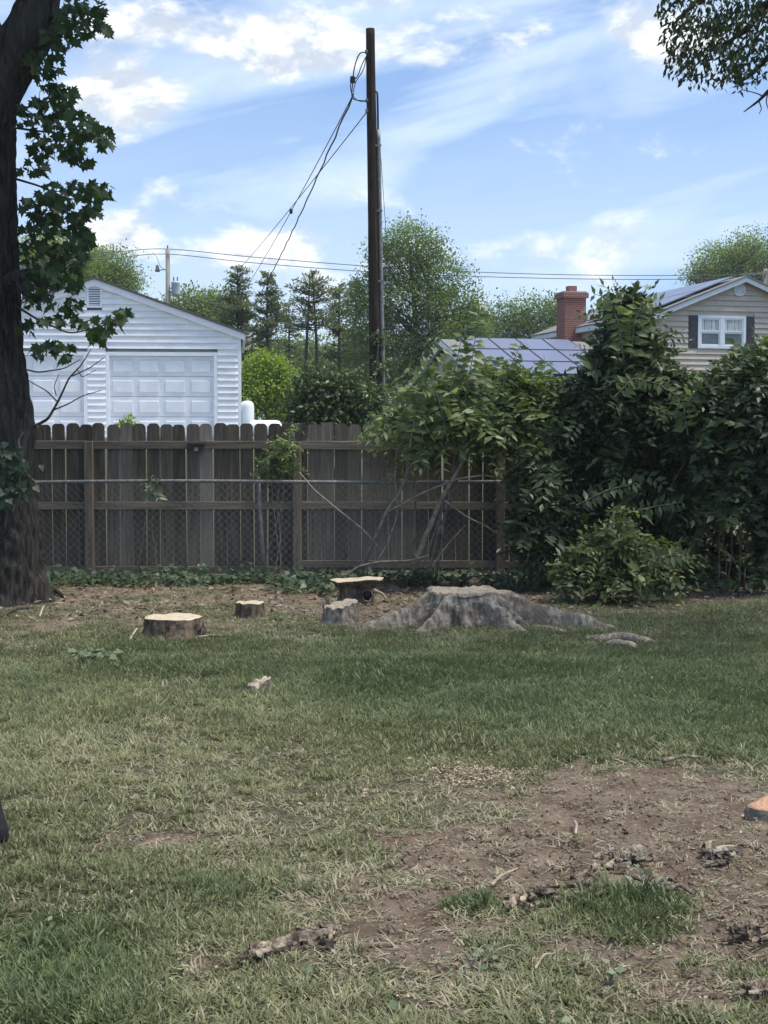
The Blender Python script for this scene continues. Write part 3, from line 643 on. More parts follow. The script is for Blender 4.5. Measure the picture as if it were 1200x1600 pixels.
c_ = [onpole(y, 1, .035) for y in np.linspace(660, 203, 30)]; MB().tube(c_, .04, 10).build('conduit', GREYM, pole, True)
c_ = [onpole(y, 1, .03) for y in np.linspace(205, 150, 10)]; e_ = c_[-1]; c_ += [e_ + np.array([-.005, 0, .06]), e_ + np.array([-.05, 0, .10]), e_ + np.array([-.09, 0, .06])]
MB().tube(c_, .02, 8).build('riser_pipe', CABLE, pole, True)
for py in (228, 330, 440, 540): 
    c_ = onpole(py, 1, .035); MB().box(c_[0] - .1, c_[0] + .05, c_[1] - .048, c_[1] - .04, c_[2] - .02, c_[2] + .02).build('strap', GREYM, pole)
def wirepx(pxs, r, name, par, mat, n=6):
    pts = np.array([P(*p) for p in pxs]); t = np.linspace(0, 1, len(pts)); tt = np.linspace(0, 1, max(len(pts) * 8, 24))
    # smooth through the points
    k = len(pts); q_ = []
    for u in tt:
        i = min(int(u * (k - 1)), k - 2); f_ = u * (k - 1) - i; p0, p1, p2, p3 = pts[max(i - 1, 0)], pts[i], pts[i + 1], pts[min(i + 2, k - 1)]
        q_.append(.5 * (2 * p1 + (p2 - p0) * f_ + (2 * p0 - 5 * p1 + 4 * p2 - p3) * f_ ** 2 + (3 * p1 - p0 - 3 * p2 + p3) * f_ ** 3))
    return MB().tube(q_, r, n).build(name, mat, par, True)
wirepx([(573, 82, UY - .1), (562, 84, UY - .15), (554, 105, UY - .15), (551, 130, UY - .1), (550, 150, UY - .1), (556, 156, UY - .1), (574, 158, UY - .1)], .012, 'drip_loop', pole, CABLE)
wirepx([(574, 85, UY + .05), (566, 100, UY), (558, 120, UY), (549, 128, UY), (548, 140, UY), (553, 152, UY), (562, 158, UY), (574, 158, UY)], .01, 'drip_loop', pole, CABLE)
wirepx([(573, 84, UY), (568, 108, UY), (556, 128, UY), (552, 145, UY + .1)], .009, 'drip_loop', pole, CABLE)
b = MB(); c_ = P(551, 125, UY - .05); b.box(c_[0] - .05, c_[0] + .05, c_[1] - .05, c_[1] + .05, c_[2] - .06, c_[2] + .07, .02); b.build('splice_clamp', CABLE, pole)
for py in (82, 158, 174): c_ = onpole(py, -1, -.005); MB().box(c_[0] - .03, c_[0] + .03, c_[1] - .06, c_[1], c_[2] - .035, c_[2] + .035, .01).build('bracket', GREYM, pole)
# service pole hidden among the far trees that carries the other end of the drop wires
SPY = 76.; spx = P(386, 470, SPY); sg = float(gz(spx[0], SPY))
svp = thing('service_pole', 'short grey service pole among the dark trees behind the garage', 'utility pole', (spx[0], SPY, sg))
MB().tube([(spx[0], SPY, sg - .1), (spx[0], SPY, (sg + spx[2]) / 2), (spx[0], SPY, spx[2])], [.13, .115, .1], 12).build('shaft', POLEF, svp, True)
MB().lathe([(.05, 0), (.08, .08), (.05, .16)], spx, 8).build('insulator', GREYM, svp, True)
def lerpw(p0, p1, sag, wig=0.):
    n = 50; q_ = curve(P(*p0), P(*p1), n, -sag)
    if wig: t = np.arange(n); q_[:, 0] += wig * np.sin(t * 1.9); q_[:, 2] += wig * np.cos(t * 2.3)
    return q_
for (a, b_, sag, r_, wig, lab) in [((551, 150, UY), (372, 468, SPY - .1), .2, .010, 0, 'thin black drop wire with a splice bead left of the tall pole'), ((552, 148, UY), (400, 470, SPY - .1), .25, .017, .013, 'thick twisted black service cable hanging from the tall pole'),
                             ((574, 174, UY), (360, 436, SPY - .1), .1, .010, 0, 'straight thin guy wire leaving the tall pole lowest')]:
    o = MB().tube(lerpw(a, b_, sag, wig), r_, 6).build('drop_wire', CABLE, None, True); tag(o, lab, 'wire', 'wires leaving the tall pole')
    if 'bead' in lab:
        q_ = lerpw(a, b_, sag); k = 15; c_ = q_[k]; MB().lathe([(.01, -.08), (.045, -.05), (.05, 0), (.045, .05), (.01, .08)], c_, 10).build('splice_bead', CABLE, o, True)
# thin ground line right of the pole
o = MB().tube(curve(onpole(225, 1, .06), P(622, 640, UY + 1.5), 20), .006, 5).build('ground_wire', GREYC, None, True); tag(o, 'hair-thin slack wire hanging down right of the tall pole', 'wire')

# ------------------------------------------------------------------ far utility poles and lines
FPY = 80.
def far_pole(px, ptop, Y, label, arm, can):
    b0 = P(px, ptop, Y); g0 = float(gz(b0[0], Y)); t = thing('utility_pole', label, 'utility pole', (b0[0], Y, g0), group='far utility poles')
    MB().tube([(b0[0], Y, g0 - .1), (b0[0], Y, (g0 + b0[2]) / 2), (b0[0], Y, b0[2])], [.16, .14, .115], 12).build('shaft', POLEF, t, True)
    MB().lathe([(.03, 0), (.05, .06), (.03, .1), (.05, .14), (.02, .2)], (b0[0], Y - .02, b0[2]), 8).build('insulator', GREYM, t, True)
    if arm:
        MB().box(b0[0] - 1., b0[0] + 1., Y - .22, Y - .13, b0[2] - .35, b0[2] - .24).build('crossarm', POLEF, t)
        for s in (-.9, 0., .9): MB().lathe([(.04, 0), (.06, .08), (.04, .16)], (b0[0] + s, Y - .17, b0[2] - .24), 8).build('insulator', GREYM, t, True)
    if can:
        c_ = P(274.5, 462, Y); MB().lathe([(.15, -.04), (.22, -.0), (.23, .1), (.23, .62), (.24, .64), (.24, .72), (.15, .78)], c_, 16).build('transformer', M('transformer_grey', (.40, .44, .48), (.48, .52, .56), 3, .5), t, True)
        for s in (-.1, .1): MB().lathe([(.03, 0), (.05, .08), (.03, .16), (.045, .2), (.02, .28)], c_ + np.array([s, 0, .75]), 8).build('bushing', GREYM, t, True)
        MB().tube([c_ + np.array([-.2, 0, .4]), (b0[0], Y, c_[2] + .4)], .03, 6).build('bracket', GREYM, t, True)
        a_ = P(256, 422, Y); MB().tube([(b0[0], Y, a_[2]), (b0[0] - .25, Y - .05, a_[2] + .02), (b0[0] - .45, Y - .1, a_[2] - .02)], .025, 6).build('arm', GREYM, t, True)
        c2 = P(246, 420, Y); MB().lathe([(.03, .22), (.09, .16), (.1, 0), (.14, -.12), (.12, -.16)], c2, 10).build('street_lamp_head', GREYM, t, True)
        wirepx([(258, 422, Y - .1), (250, 415, Y - .1), (245, 402, Y - .1), (238, 394, Y - .1)], .012, 'lead_wire', t, CABLE)
    return b0
fa = far_pole(262, 389, FPY, 'pale far utility pole with transformer can above the garage roof', False, True)
fb_ = far_pole(1196, 420, 84, 'far utility pole with crossarm behind the beige gable roof', True, False)
def line(ps, r_, lab):
    o = wirepx(ps, r_, 'power_line', None, GREYC, 5); tag(o, lab, 'wire', 'far power lines')
line([(100, 396, 76), (180, 393.5, 78), (262, 389, FPY - .02), (400, 402, 81), (600, 417.5, 82), (800, 427, 83), (1000, 430.5, 84), (1196, 429, 84)], .022, 'upper far power line crossing the sky behind the tall pole')
line([(100, 407, 76), (180, 403, 78), (262, 397, FPY - .15), (400, 411, 81), (600, 426, 82), (800, 433.5, 83), (1000, 436.5, 84), (1196, 434, 84)], .022, 'lower far power line crossing the sky behind the tall pole')
line([(262, 455, FPY - .15), (347, 478, 75), (400, 487, 72), (560, 505, 66), (720, 516, 60), (800, 521, 58)], .016, 'lowest thin line running across the far trees')
#@TREES
# ------------------------------------------------------------------ big maple at the left edge
MY = 14.25
def mx(px, Y=MY): return P(px, 600, Y)[0]
def mz(py, Y=MY): return P(60, py, Y)[2]
prof = [(960, 74, .52), (940, 70, .50), (915, 66, .48), (890, 62, .465), (850, 60, .46), (780, 50, .44), (720, 47, .43), (665, 50, .435), (640, 46, .43), (600, 40, .42), (540, 33, .405), (450, 28, .39), (330, 26, .38), (220, 25, .38), (150, 28, .385)]
zs = np.array([mz(p[0]) for p in prof]); rs = np.array([p[2] for p in prof]); cs = np.array([mx(p[1]) for p in prof]) - rs
maple = thing('maple_tree', 'big dark maple trunk with drooping lobed leaves at the left edge', 'tree', (cs[2], MY, 0))
zz = np.arange(-.08, mz(150), .022); n_ = 120
def bark_tube(zz, cx, cyy, rr, seed, root=0.):
    th = np.linspace(0, 2 * np.pi, n_, endpoint=False); V = []
    for z, x, y, r_ in zip(zz, cx, cyy, rr):
        u, v = np.cos(th), np.sin(th); w = (vn(u * 3 + seed, v * 3, z * .9, 8) - .5) * 3
        ridge = 1 - np.abs(2 * vn(u * 12 + w * .5, v * 12, z * 4.2 + w * 1.5, 9) - 1); rg2 = vn(u * 24, v * 24, z * 9, 10)
        q_ = r_ * (1 + .07 * (vn(u * 1.5 + 5, v * 1.5, z * .6, 12) - .5)) + .085 * (np.clip(ridge, .3, .8) - .6) + .03 * (rg2 - .5)
        if root: q_ = q_ + root * np.clip((.5 - z) / .5, 0, 1) ** 2 * (.5 + .9 * np.cos(3 * th + .5) + .3 * np.cos(5 * th))
        V.append(np.stack([x + u * q_, y + v * q_, np.full(n_, z)], 1))
    V = np.concatenate(V); m = len(zz); i = np.arange(m - 1)[:, None] * n_ + np.arange(n_)[None]; j = np.arange(m - 1)[:, None] * n_ + (np.arange(n_)[None] + 1) % n_
    return V, np.stack([i, j, j + n_, i + n_], -1).reshape(-1, 4)
o3 = np.argsort(zs); V, Q_ = bark_tube(zz, np.interp(zz, zs[o3], cs[o3]), np.full(len(zz), MY), np.interp(zz, zs[o3], rs[o3]), 1, .05)
link('trunk', np_mesh('trunk', V - ORG[maple], Q_, True), BARKD, maple)
def limb(pts, r0, r1, par, name='limb', mat=BARKD, n=20, rough=.02):
    pts = np.array(pts); k = len(pts); t = np.linspace(0, k - 1, k * 10); q_ = np.stack([np.interp(t, np.arange(k), pts[:, a]) for a in range(3)], 1)
    for _ in range(6): q_[1:-1] = (q_[:-2] + q_[1:-1] * 2 + q_[2:]) / 4
    rr = np.linspace(r0, r1, len(q_)); rr = rr * (1 + rough * 9 * (vn(np.arange(len(q_)) * .13, 3.3, r0 * 50, 2) - .5))
    def dp(V): 
        d = (vn(V[:, 0] * 14, V[:, 1] * 14, V[:, 2] * 3.5, 6) - .5) * rough * (r0 / .2); return V + np.stack([d, d, d * .2], 1)
    return MB().tube(q_, rr, n, disp=dp).build(name, mat, par, True)
c0 = np.array([mx(28) - .385, MY, mz(150)])
limb([c0 + (0.0, 0, -.5), c0 + (-.02, 0, .2), c0 + (-.15, .1, 1.5), c0 + (-.5, .3, 3.2), c0 + (-.8, .3, 5)], .37, .16, maple, rough=.03, n=32)
limb([c0 + (.0, -.02, -.75), c0 + (.14, -.02, -.05), (mx(50), MY - .05, mz(60)), (mx(75), MY - .05, mz(-10)), (mx(120), MY, mz(-160)), (mx(150), MY + .3, mz(-420))], .30, .10, maple, rough=.03, n=32)
limb([(mx(8), MY - .1, mz(450)), (mx(40), MY - .35, mz(440)), (mx(72), MY - .4, mz(436)), (mx(84), MY - .42, mz(455)), (mx(84), MY - .42, mz(474))], .075, .04, maple, 'broken_limb', rough=.03)
limb([(mx(46), MY - .38, mz(438)), (mx(56), MY - .45, mz(462)), (mx(78), MY - .5, mz(476))], .045, .03, maple, 'broken_limb', rough=.03)
# dead twigs rising from the trunk above the fence
def twig(pxs, r0, r1, par, name='dead_twig', mat=BARKG, n=6): return limb([P(*p) for p in pxs], r0, r1, par, name, mat, n, .0)
twig([(50, 668, MY - .3), (75, 655, MY - .35), (92, 625, MY - .4), (108, 590, MY - .4), (126, 572, MY - .4), (142, 546, MY - .4)], .016, .004, maple)
twig([(90, 628, MY - .4), (72, 610, MY - .4), (48, 597, MY - .4), (40, 590, MY - .4)], .008, .003, maple)
twig([(88, 618, MY - .4), (84, 604, MY - .4), (92, 585, MY - .4)], .006, .003, maple)
twig([(85, 640, MY - .4), (105, 632, MY - .4), (130, 618, MY - .4), (158, 610, MY - .4)], .008, .003, maple)
twig([(112, 588, MY - .4), (140, 575, MY - .4), (164, 558, MY - .4)], .007, .003, maple)
twig([(120, 575, MY - .4), (128, 590, MY - .4), (150, 578, MY - .4)], .005, .003, maple)
twig([(30, 575, MY - .1), (60, 582, MY - .3), (100, 576, MY - .4), (125, 562, MY - .4)], .009, .004, maple)
twig([(28, 480, MY - .1), (60, 500, MY - .3), (110, 522, MY - .4), (165, 508, MY - .4), (195, 492, MY - .4)], .012, .004, maple)
twig([(26, 280, MY), (60, 290, MY - .1), (110, 312, MY - .2), (160, 306, MY - .2)], .012, .004, maple)
twig([(26, 200, MY), (60, 205, MY - .1), (110, 210, MY - .2), (160, 214, MY - .2)], .012, .004, maple)
twig([(60, 60, MY), (95, 50, MY - .1), (130, 40, MY - .2), (165, 40, MY - .2)], .012, .004, maple)
twig([(28, 380, MY), (60, 390, MY - .1), (100, 410, MY - .2), (130, 395, MY - .2)], .012, .004, maple)
LE = [(130, 18, 38, 26, 46), (150, 45, 26, 12, 18), (95, 50, 30, 26, 34), (70, 95, 30, 26, 30), (85, 150, 34, 22, 34), (60, 185, 38, 26, 36), (105, 190, 36, 22, 30), (140, 205, 32, 14, 24), (85, 228, 46, 20, 38), (118, 245, 28, 14, 16), (160, 222, 14, 7, 8),
      (55, 262, 22, 12, 10), (60, 320, 30, 22, 26), (110, 298, 48, 18, 34), (152, 300, 26, 16, 20), (95, 330, 50, 16, 30), (145, 330, 20, 10, 10), (65, 350, 30, 20, 24), (110, 358, 30, 14, 18), (132, 372, 18, 14, 14), (60, 395, 32, 24, 34), (100, 400, 36, 22, 34),
      (70, 435, 38, 18, 26), (112, 440, 24, 16, 16), (60, 468, 30, 12, 14), (110, 475, 24, 12, 12), (160, 505, 36, 12, 20), (188, 492, 12, 9, 10), (150, 525, 18, 10, 8), (95, 500, 30, 10, 12), (85, 540, 30, 9, 14), (60, 548, 16, 8, 6), (98, 558, 10, 6, 4), (45, 510, 14, 12, 6)]
r2 = np.random.default_rng(21); C, dark = [], []
for (cx, cy, rx, ry, n) in LE:
    for _ in range(int(n * 1.65)):
        a = r2.uniform(0, 2 * math.pi); q_ = math.sqrt(r2.uniform(0, 1)); C.append(P(cx + rx * q_ * math.cos(a), cy + ry * q_ * math.sin(a), MY + r2.uniform(-.75, .35)))
C = np.array(C); n = len(C); A = rdir(n, r2) * np.array([1, 1, .5]) + np.array([.25, -.1, -.75]); N = rdir(n, r2) * .9 + np.array([0, -.55, .6])
L = r2.uniform(.07, .135, n); tint = r2.uniform(0, 1, n)
order = np.argsort(-L); big, rest = order[:300], order[300:]
crown = leaf_obj('crown', L_MAPLE, maple, C[rest], A[rest], N[rest], L[rest], L[rest] * 1.0, tint[rest], tpl=T_MAPLE)
mv = [leaf_mesh('leaf', [[0, 0, 0]], np.array([[1., 0, 0]]), np.array([[0, 0, 1.]]), 1., 1., np.array([t]), T_MAPLE) for t in (.05, .3, .6, .95)]
An = nrm(A); Nn = nrm(N - An * np.sum(An * N, 1, keepdims=True)); Bn = np.cross(Nn, An)
for i in big:
    Mx = Matrix((An[i], Bn[i], Nn[i])).transposed(); o = link('leaf', mv[int(tint[i] * 3.99)], L_MAPLE, crown, tuple(C[i] - ORG[maple]), Mx.to_euler(), (L[i],) * 3)
# high crown, mostly above the picture; right-hand clumps added to shade trunk and fence
bl = [(cs[2] - .2, MY + .5, 10.2, 3.4, 3.2, 2.4), (cs[2] + 1.2, MY - .5, 8.9, 1.9, 2.2, 1.5), (cs[2] - 2.2, MY, 8.5, 2.2, 2.4, 1.8), (cs[2] - 1.6, MY - 1.5, 7.2, 1.4, 1.4, 1.2), (cs[2] + 2.6, MY, 9.6, 1.8, 2.4, 1.5), (cs[2] + 1.6, MY - 1.6, 9.4, 1.8, 1.8, 1.5), (cs[2] + 1.2, MY + 1.8, 9.2, 1.9, 1.7, 1.6)]
leaf_obj('upper_shade_crown', L_MAPLE, maple, *crown_leaves(bl, 1500, 9, .22, .17, r2), tpl=T_MAPLE)
# climbing ivy on the maple trunk
iv = thing('ivy_vine', 'broad-leaved ivy clinging to the dark maple trunk', 'ivy', (mx(25), MY - .44, mz(770)))
C = []; 
for (cx, cy, rx, ry, n) in [(18, 705, 26, 14, 22), (25, 728, 24, 16, 34), (12, 755, 30, 22, 44), (38, 770, 10, 10, 10), (5, 780, 14, 10, 8)]:
    for _ in range(n * 2): C.append(P(cx + r2.normal(0, rx * .5), cy + r2.normal(0, ry * .5), MY - .47 + r2.uniform(-.1, .05)))
C = np.array(C); n = len(C); leaf_obj('foliage', L_IVY, iv, C, rdir(n, r2) * .6 + np.array([0, -.2, -.8]), rdir(n, r2) * .5 + np.array([0, -1, .5]), r2.uniform(.05, .09, n), r2.uniform(.05, .085, n), r2.uniform(0, .6, n), tpl=T_IVY)
twig([(20, 800, MY - .43), (30, 750, MY - .43), (35, 715, MY - .45), (28, 690, MY - .46), (36, 675, MY - .47)], .012, .006, iv, 'vine_stem', STEMM)
twig([(30, 720, MY - .46), (42, 740, MY - .48), (58, 755, MY - .5)], .008, .004, iv, 'vine_stem', WOODL)

# ------------------------------------------------------------------ overhanging tree at top right (its trunk stands outside the picture)
OY = 12.
tx = 5.6; ot = thing('overhanging_tree', 'tree whose small-leaved bough hangs into the top right corner', 'tree', (tx, OY, 0))
limb([(tx, OY, -.1), (tx + .05, OY, 2), (tx - .05, OY, 4.5), (tx + .1, OY + .1, 7), (tx, OY, 9)], .24, .12, ot, 'trunk', BARKD)
def olimb(pxs, r0, r1): return limb([(tx, OY, 5.0 + r2.uniform(-.5, 1))] + [P(*p) for p in pxs], r0, r1, ot, 'limb', BARKD, 10, .0)
olimb([(1260, -20, OY), (1190, 10, OY), (1170, 45, OY), (1130, 70, OY)], .06, .01)
olimb([(1260, 20, OY), (1200, 90, OY), (1170, 120, OY), (1150, 130, OY)], .04, .008)
olimb([(1230, -60, OY), (1130, -30, OY), (1080, 10, OY), (1050, 40, OY)], .05, .008)
olimb([(1280, 90, OY), (1205, 138, OY), (1185, 158, OY), (1162, 175, OY)], .03, .004)
twig([(1192, 150, OY), (1180, 145, OY), (1158, 140, OY)], .006, .003, ot); twig([(1186, 158, OY), (1190, 170, OY), (1186, 178, OY)], .005, .003, ot); twig([(1200, 142, OY), (1197, 160, OY), (1202, 175, OY)], .006, .003, ot)
C = []
for (cx, cy, rx, ry, n) in [(1110, 15, 85, 40, 680), (1160, 50, 60, 40, 480), (1085, 60, 52, 40, 460), (1115, 95, 62, 30, 340), (1165, 100, 40, 30, 190), (1060, 100, 22, 26, 55), (1090, 125, 26, 12, 35), (1150, 130, 30, 12, 30), (1200, 20, 40, 60, 160), (1100, -70, 110, 60, 300), (1250, 40, 50, 80, 220)]:
    for _ in range(n):
        a = r2.uniform(0, 2 * math.pi); q_ = math.sqrt(r2.uniform(0, 1)); C.append(P(cx + rx * q_ * math.cos(a), cy + ry * q_ * math.sin(a), OY + r2.normal(0, .35)))
C = np.array(C); n = len(C); L = r2.uniform(.045, .08, n)
leaf_obj('crown', L_OVER, ot, C, rdir(n, r2) * .75 + np.array([-.15, 0, -.8]), rdir(n, r2) + np.array([0, -.3, .3]), L, L * .38, r2.uniform(0, 1, n))
leaf_obj('upper_shade_crown', L_OVER, ot, *crown_leaves([(tx, OY, 8.6, 2.6, 2.6, 2.2), (tx + 1, OY + 1, 6.6, 1.6, 2., 1.2), (tx - .6, OY, 6.9, 1.3, 1.4, .9)], 420, 16, .2, .10, r2))  # out-of-view canopy added to shade the lawn

# ------------------------------------------------------------------ trees behind the fence
def blobs_px(bs, Y):
    out = []
    for b in bs:
        cx, cy, rx, ry = b[:4]; dy = b[4] if len(b) > 4 else 0; k = (Y + dy) / F; c = P(cx, cy, Y + dy); out.append((c[0], c[1], c[2], rx * k, max(rx, ry) * k * .8, ry * k))
    return out
def tree(name, label, px, Y, bs, mat, ncl, per, sig, size, trunk_r=.2, group='trees beyond the fence', seed=0, shell=.35, lump=.4, flat=.7, bark=BARKG, twigs=True, cat='tree', tpl=T_TRI):
    r3 = np.random.default_rng(100 + seed); bl = blobs_px(bs, Y); X = P(px, 600, Y)[0]; g = float(gz(X, Y))
    t = thing(name, label, cat, (X, Y, g), group=group)
    top = max(b[2] for b in bl); low = min(b[2] - b[5] for b in bl)
    limb([(X, Y, g - .1), (X + r3.normal(0, .1), Y, (g + top) * .5), (X + r3.normal(0, .2), Y, top)], trunk_r, trunk_r * .25, t, 'trunk', bark, 10, .0)
    if twigs:
        m = MB()
        for b in bl:
            for _ in range(3):
                d = rdir(1, r3)[0] * .8; e = np.array(b[:3]) + d * np.array(b[3:6]); zs_ = max(g + .5, min(e[2] - .3, top - .3) - abs(e[0] - X) * .6); m.tube(curve((X, Y, zs_), e, 7, abs(e[0] - X) * .08, .04 * b[5], r3), np.linspace(trunk_r * .35, trunk_r * .06, 7), 5)
        m.build('limb', bark, t, True)
    leaf_obj('crown', mat, t, *crown_leaves(bl, ncl, per, sig, size, r3, shell, lump, flat, seed + 3), tpl=tpl)
    return t
tree('locust_tree', 'tall airy light green tree right behind the dark utility pole', 655, 62, [(640, 385, 52, 40), (685, 430, 46, 36), (600, 415, 30, 40), (640, 470, 70, 40), (715, 475, 36, 36), (580, 500, 40, 50), (690, 530, 74, 44), (610, 565, 70, 50), (562, 455, 20, 24), (740, 520, 24, 34)], L_FAR, 1250, 40, .28, .11, .2, seed=1, lump=.5)
tree('round_tree', 'leafy tree behind the solar panel roof left of the chimney', 800, 90, [(790, 500, 50, 28), (840, 495, 42, 30), (870, 490, 25, 22), (760, 520, 40, 35), (820, 530, 60, 30), (725, 520, 40, 40)], L_FAR, 560, 44, .38, .15, .25, seed=2, lump=.5)
tree('round_tree', 'leafy tree crown rising behind the beige gable at the right edge', 1150, 95, [(1130, 415, 42, 40), (1170, 400, 40, 40), (1200, 410, 40, 45), (1095, 430, 28, 20), (1160, 440, 70, 30)], L_FARY, 560, 44, .38, .15, .3, seed=3, lump=.5)
tree('round_tree', 'rounded green tree behind the peak of the white garage', 178, 85, [(172, 420, 38, 30), (195, 440, 26, 28), (140, 425, 36, 32), (160, 455, 60, 30)], L_FARY, 380, 44, .34, .14, .25, seed=4, lump=.5)
tree('round_tree', 'green tree between maple trunk and garage gable peak', 80, 80, [(90, 410, 55, 42), (50, 420, 50, 50), (110, 400, 30, 26)], L_FARY, 380, 44, .34, .14, .25, seed=5, lump=.5)
tree('round_tree', 'low yellow-green tree behind the garage roof slope', 305, 92, [(305, 478, 40, 24), (335, 482, 30, 30), (272, 492, 30, 18), (330, 510, 50, 30)], L_FARY, 420, 30, .36, .18, .2, seed=6, lump=.5)
def conifer(label, px, Y, ytop, ybot, wpx, nb, per, seed, up=.2, pw=.7, trunks=1):
    r3 = np.random.default_rng(500 + seed); X = P(px, 600, Y)[0]; g = float(gz(X, Y)); zt_ = P(px, ytop, Y)[2]; zb = P(px, ybot, Y)[2]; w = wpx * Y / F
    t = thing('conifer_tree', label, 'tree', (X, Y, g), group='dark conifers beyond the garage'); m = MB(); A = [[] for _ in range(6)]
    for k in range(trunks): xo = (k - (trunks - 1) / 2) * .55; limb([(X + xo, Y, g - .1), (X + xo * .9, Y, (g + zt_) / 2), (X + xo * .2, Y, zt_)], .13, .02, t, 'trunk', BARKG, 8, .0)
    for b in range(nb):
        f_ = r3.random() ** .9; z = zb + (zt_ - zb) * f_; L = w * (1 - f_) ** pw * r3.uniform(.3, 1.4) + .12; a = r3.uniform(0, 6.28); d = nrm(np.array([math.cos(a), math.sin(a), up + r3.normal(0, .18)])); p0 = np.array([X, Y, z])
        m.tube([p0, p0 + d * L * .5, p0 + d * L + np.array([0, 0, .08 * L])], [.03, .02, .008], 4); k = int(per * .85 * (.3 + L / w)); u = r3.uniform(.2, 1.05, k); sd = np.array([-d[1], d[0], 0])
        c = p0 + d * (L * u)[:, None] + sd * (r3.normal(0, .16 * L + .05, k) * (1.1 - .5 * u))[:, None] + r3.normal(0, .06, (k, 3)); l = .14 * r3.uniform(.6, 1.4, k)
        for q_, v in zip(A, (c, d + rdir(k, r3) * .7 + np.array([0, 0, .15]), rdir(k, r3) * .7 + np.array([0, 0, .8]), l, l * .4, r3.random() * .6 + r3.uniform(0, .4, k))): q_.append(v)
    m.build('limb', BARKG, t, True); leaf_obj('crown', L_CONE, t, *[np.concatenate(q_) for q_ in A], tpl=T_TRI)
conifer('broad dark conifer nearest the garage', 372, 66, 420, 580, 44, 120, 80, 1, .25, .55)
conifer('dark conifer with feathery top right of the broad one', 418, 64, 428, 580, 34, 90, 70, 2, .3, .6)
conifer('thin pine with bare double trunk against the sky', 487, 66, 428, 520, 52, 60, 80, 3, .25, .5, 2)
conifer('small ragged conifer between thin pine and utility pole', 530, 68, 445, 590, 36, 80, 60, 4, .3, .6)
conifer('dark ragged conifer touching the left side of the utility pole', 556, 70, 440, 600, 34, 80, 60, 5, .3, .6)
conifer('sparse young conifer between the feathery one and the thin pine', 452, 70, 470, 590, 26, 50, 50, 6, .3, .6)
for i, (px, bs) in enumerate([(250, [(250, 520, 70, 40), (210, 500, 40, 30)]), (430, [(420, 575, 60, 45), (470, 570, 50, 45)]), (545, [(530, 585, 55, 45), (570, 560, 40, 50)]), (660, [(650, 600, 70, 50), (700, 590, 50, 50)]), (960, [(950, 560, 70, 40), (900, 545, 40, 34)])]):
    tree('round_tree', ['green tree hidden behind the garage roof', 'grey-green tree behind the bright bush', 'grey-green tree low behind the utility pole', 'green tree low right of the utility pole', 'green tree behind the brick chimney'][i], px, 100 + i * 2, bs, L_FAR, 420, 30, .55, .22, .2, seed=40 + i)
tree('bright_bush', 'bright yellow-green sunlit bush right of the white garage', 420, 42., [(398, 582, 24, 26), (425, 575, 22, 20), (448, 600, 20, 24), (415, 612, 34, 30), (388, 620, 22, 40), (460, 630, 16, 24), (440, 640, 26, 24), (405, 560, 14, 12), (455, 585, 10, 10)], L_BRIGHT, 700, 20, .13, .09, .06, group='bushes behind the fence', seed=60, lump=.55, cat='bush', tpl=T_OVAL)
tree('dark_bush', 'dark leafy shrub left of the utility pole behind the pickets', 520, 26, [(500, 610, 40, 36), (540, 620, 42, 40), (480, 635, 28, 26), (570, 640, 40, 30), (520, 650, 60, 25)], L_DARK, 700, 14, .10, .085, .04, group='bushes behind the fence', seed=61, cat='bush', tpl=T_OVAL)
tree('dark_bush', 'low shrub tip poking over the fence before the garage door', 196, 20, [(196, 658, 11, 7), (196, 672, 16, 16)], L_BRIGHT, 60, 10, .035, .05, .015, group='bushes behind the fence', seed=62, cat='bush', twigs=False, tpl=T_OVAL)
# vine wrapped round the pole
vp = thing('pole_vine', 'leafy vine climbing the foot of the tall utility pole', 'vine', (ub[0], UY - .2, ug))
limb([(ub[0] - .1, UY - .2, ug - .05), (ub[0] + .05, UY - .2, 1.8), (ub[0] - .03, UY - .2, 2.6), (ub[0] + .04, UY - .18, 3.4)], .02, .008, vp, 'vine_stem', STEMM, 6, 0)
bl = blobs_px([(578, 640, 26, 18), (592, 615, 18, 16), (570, 600, 14, 12), (596, 570, 12, 14), (590, 530, 8, 12), (600, 650, 30, 14)], UY - .2); leaf_obj('foliage', L_DARK, vp, *crown_leaves(bl, 110, 9, .08, .085, r2))

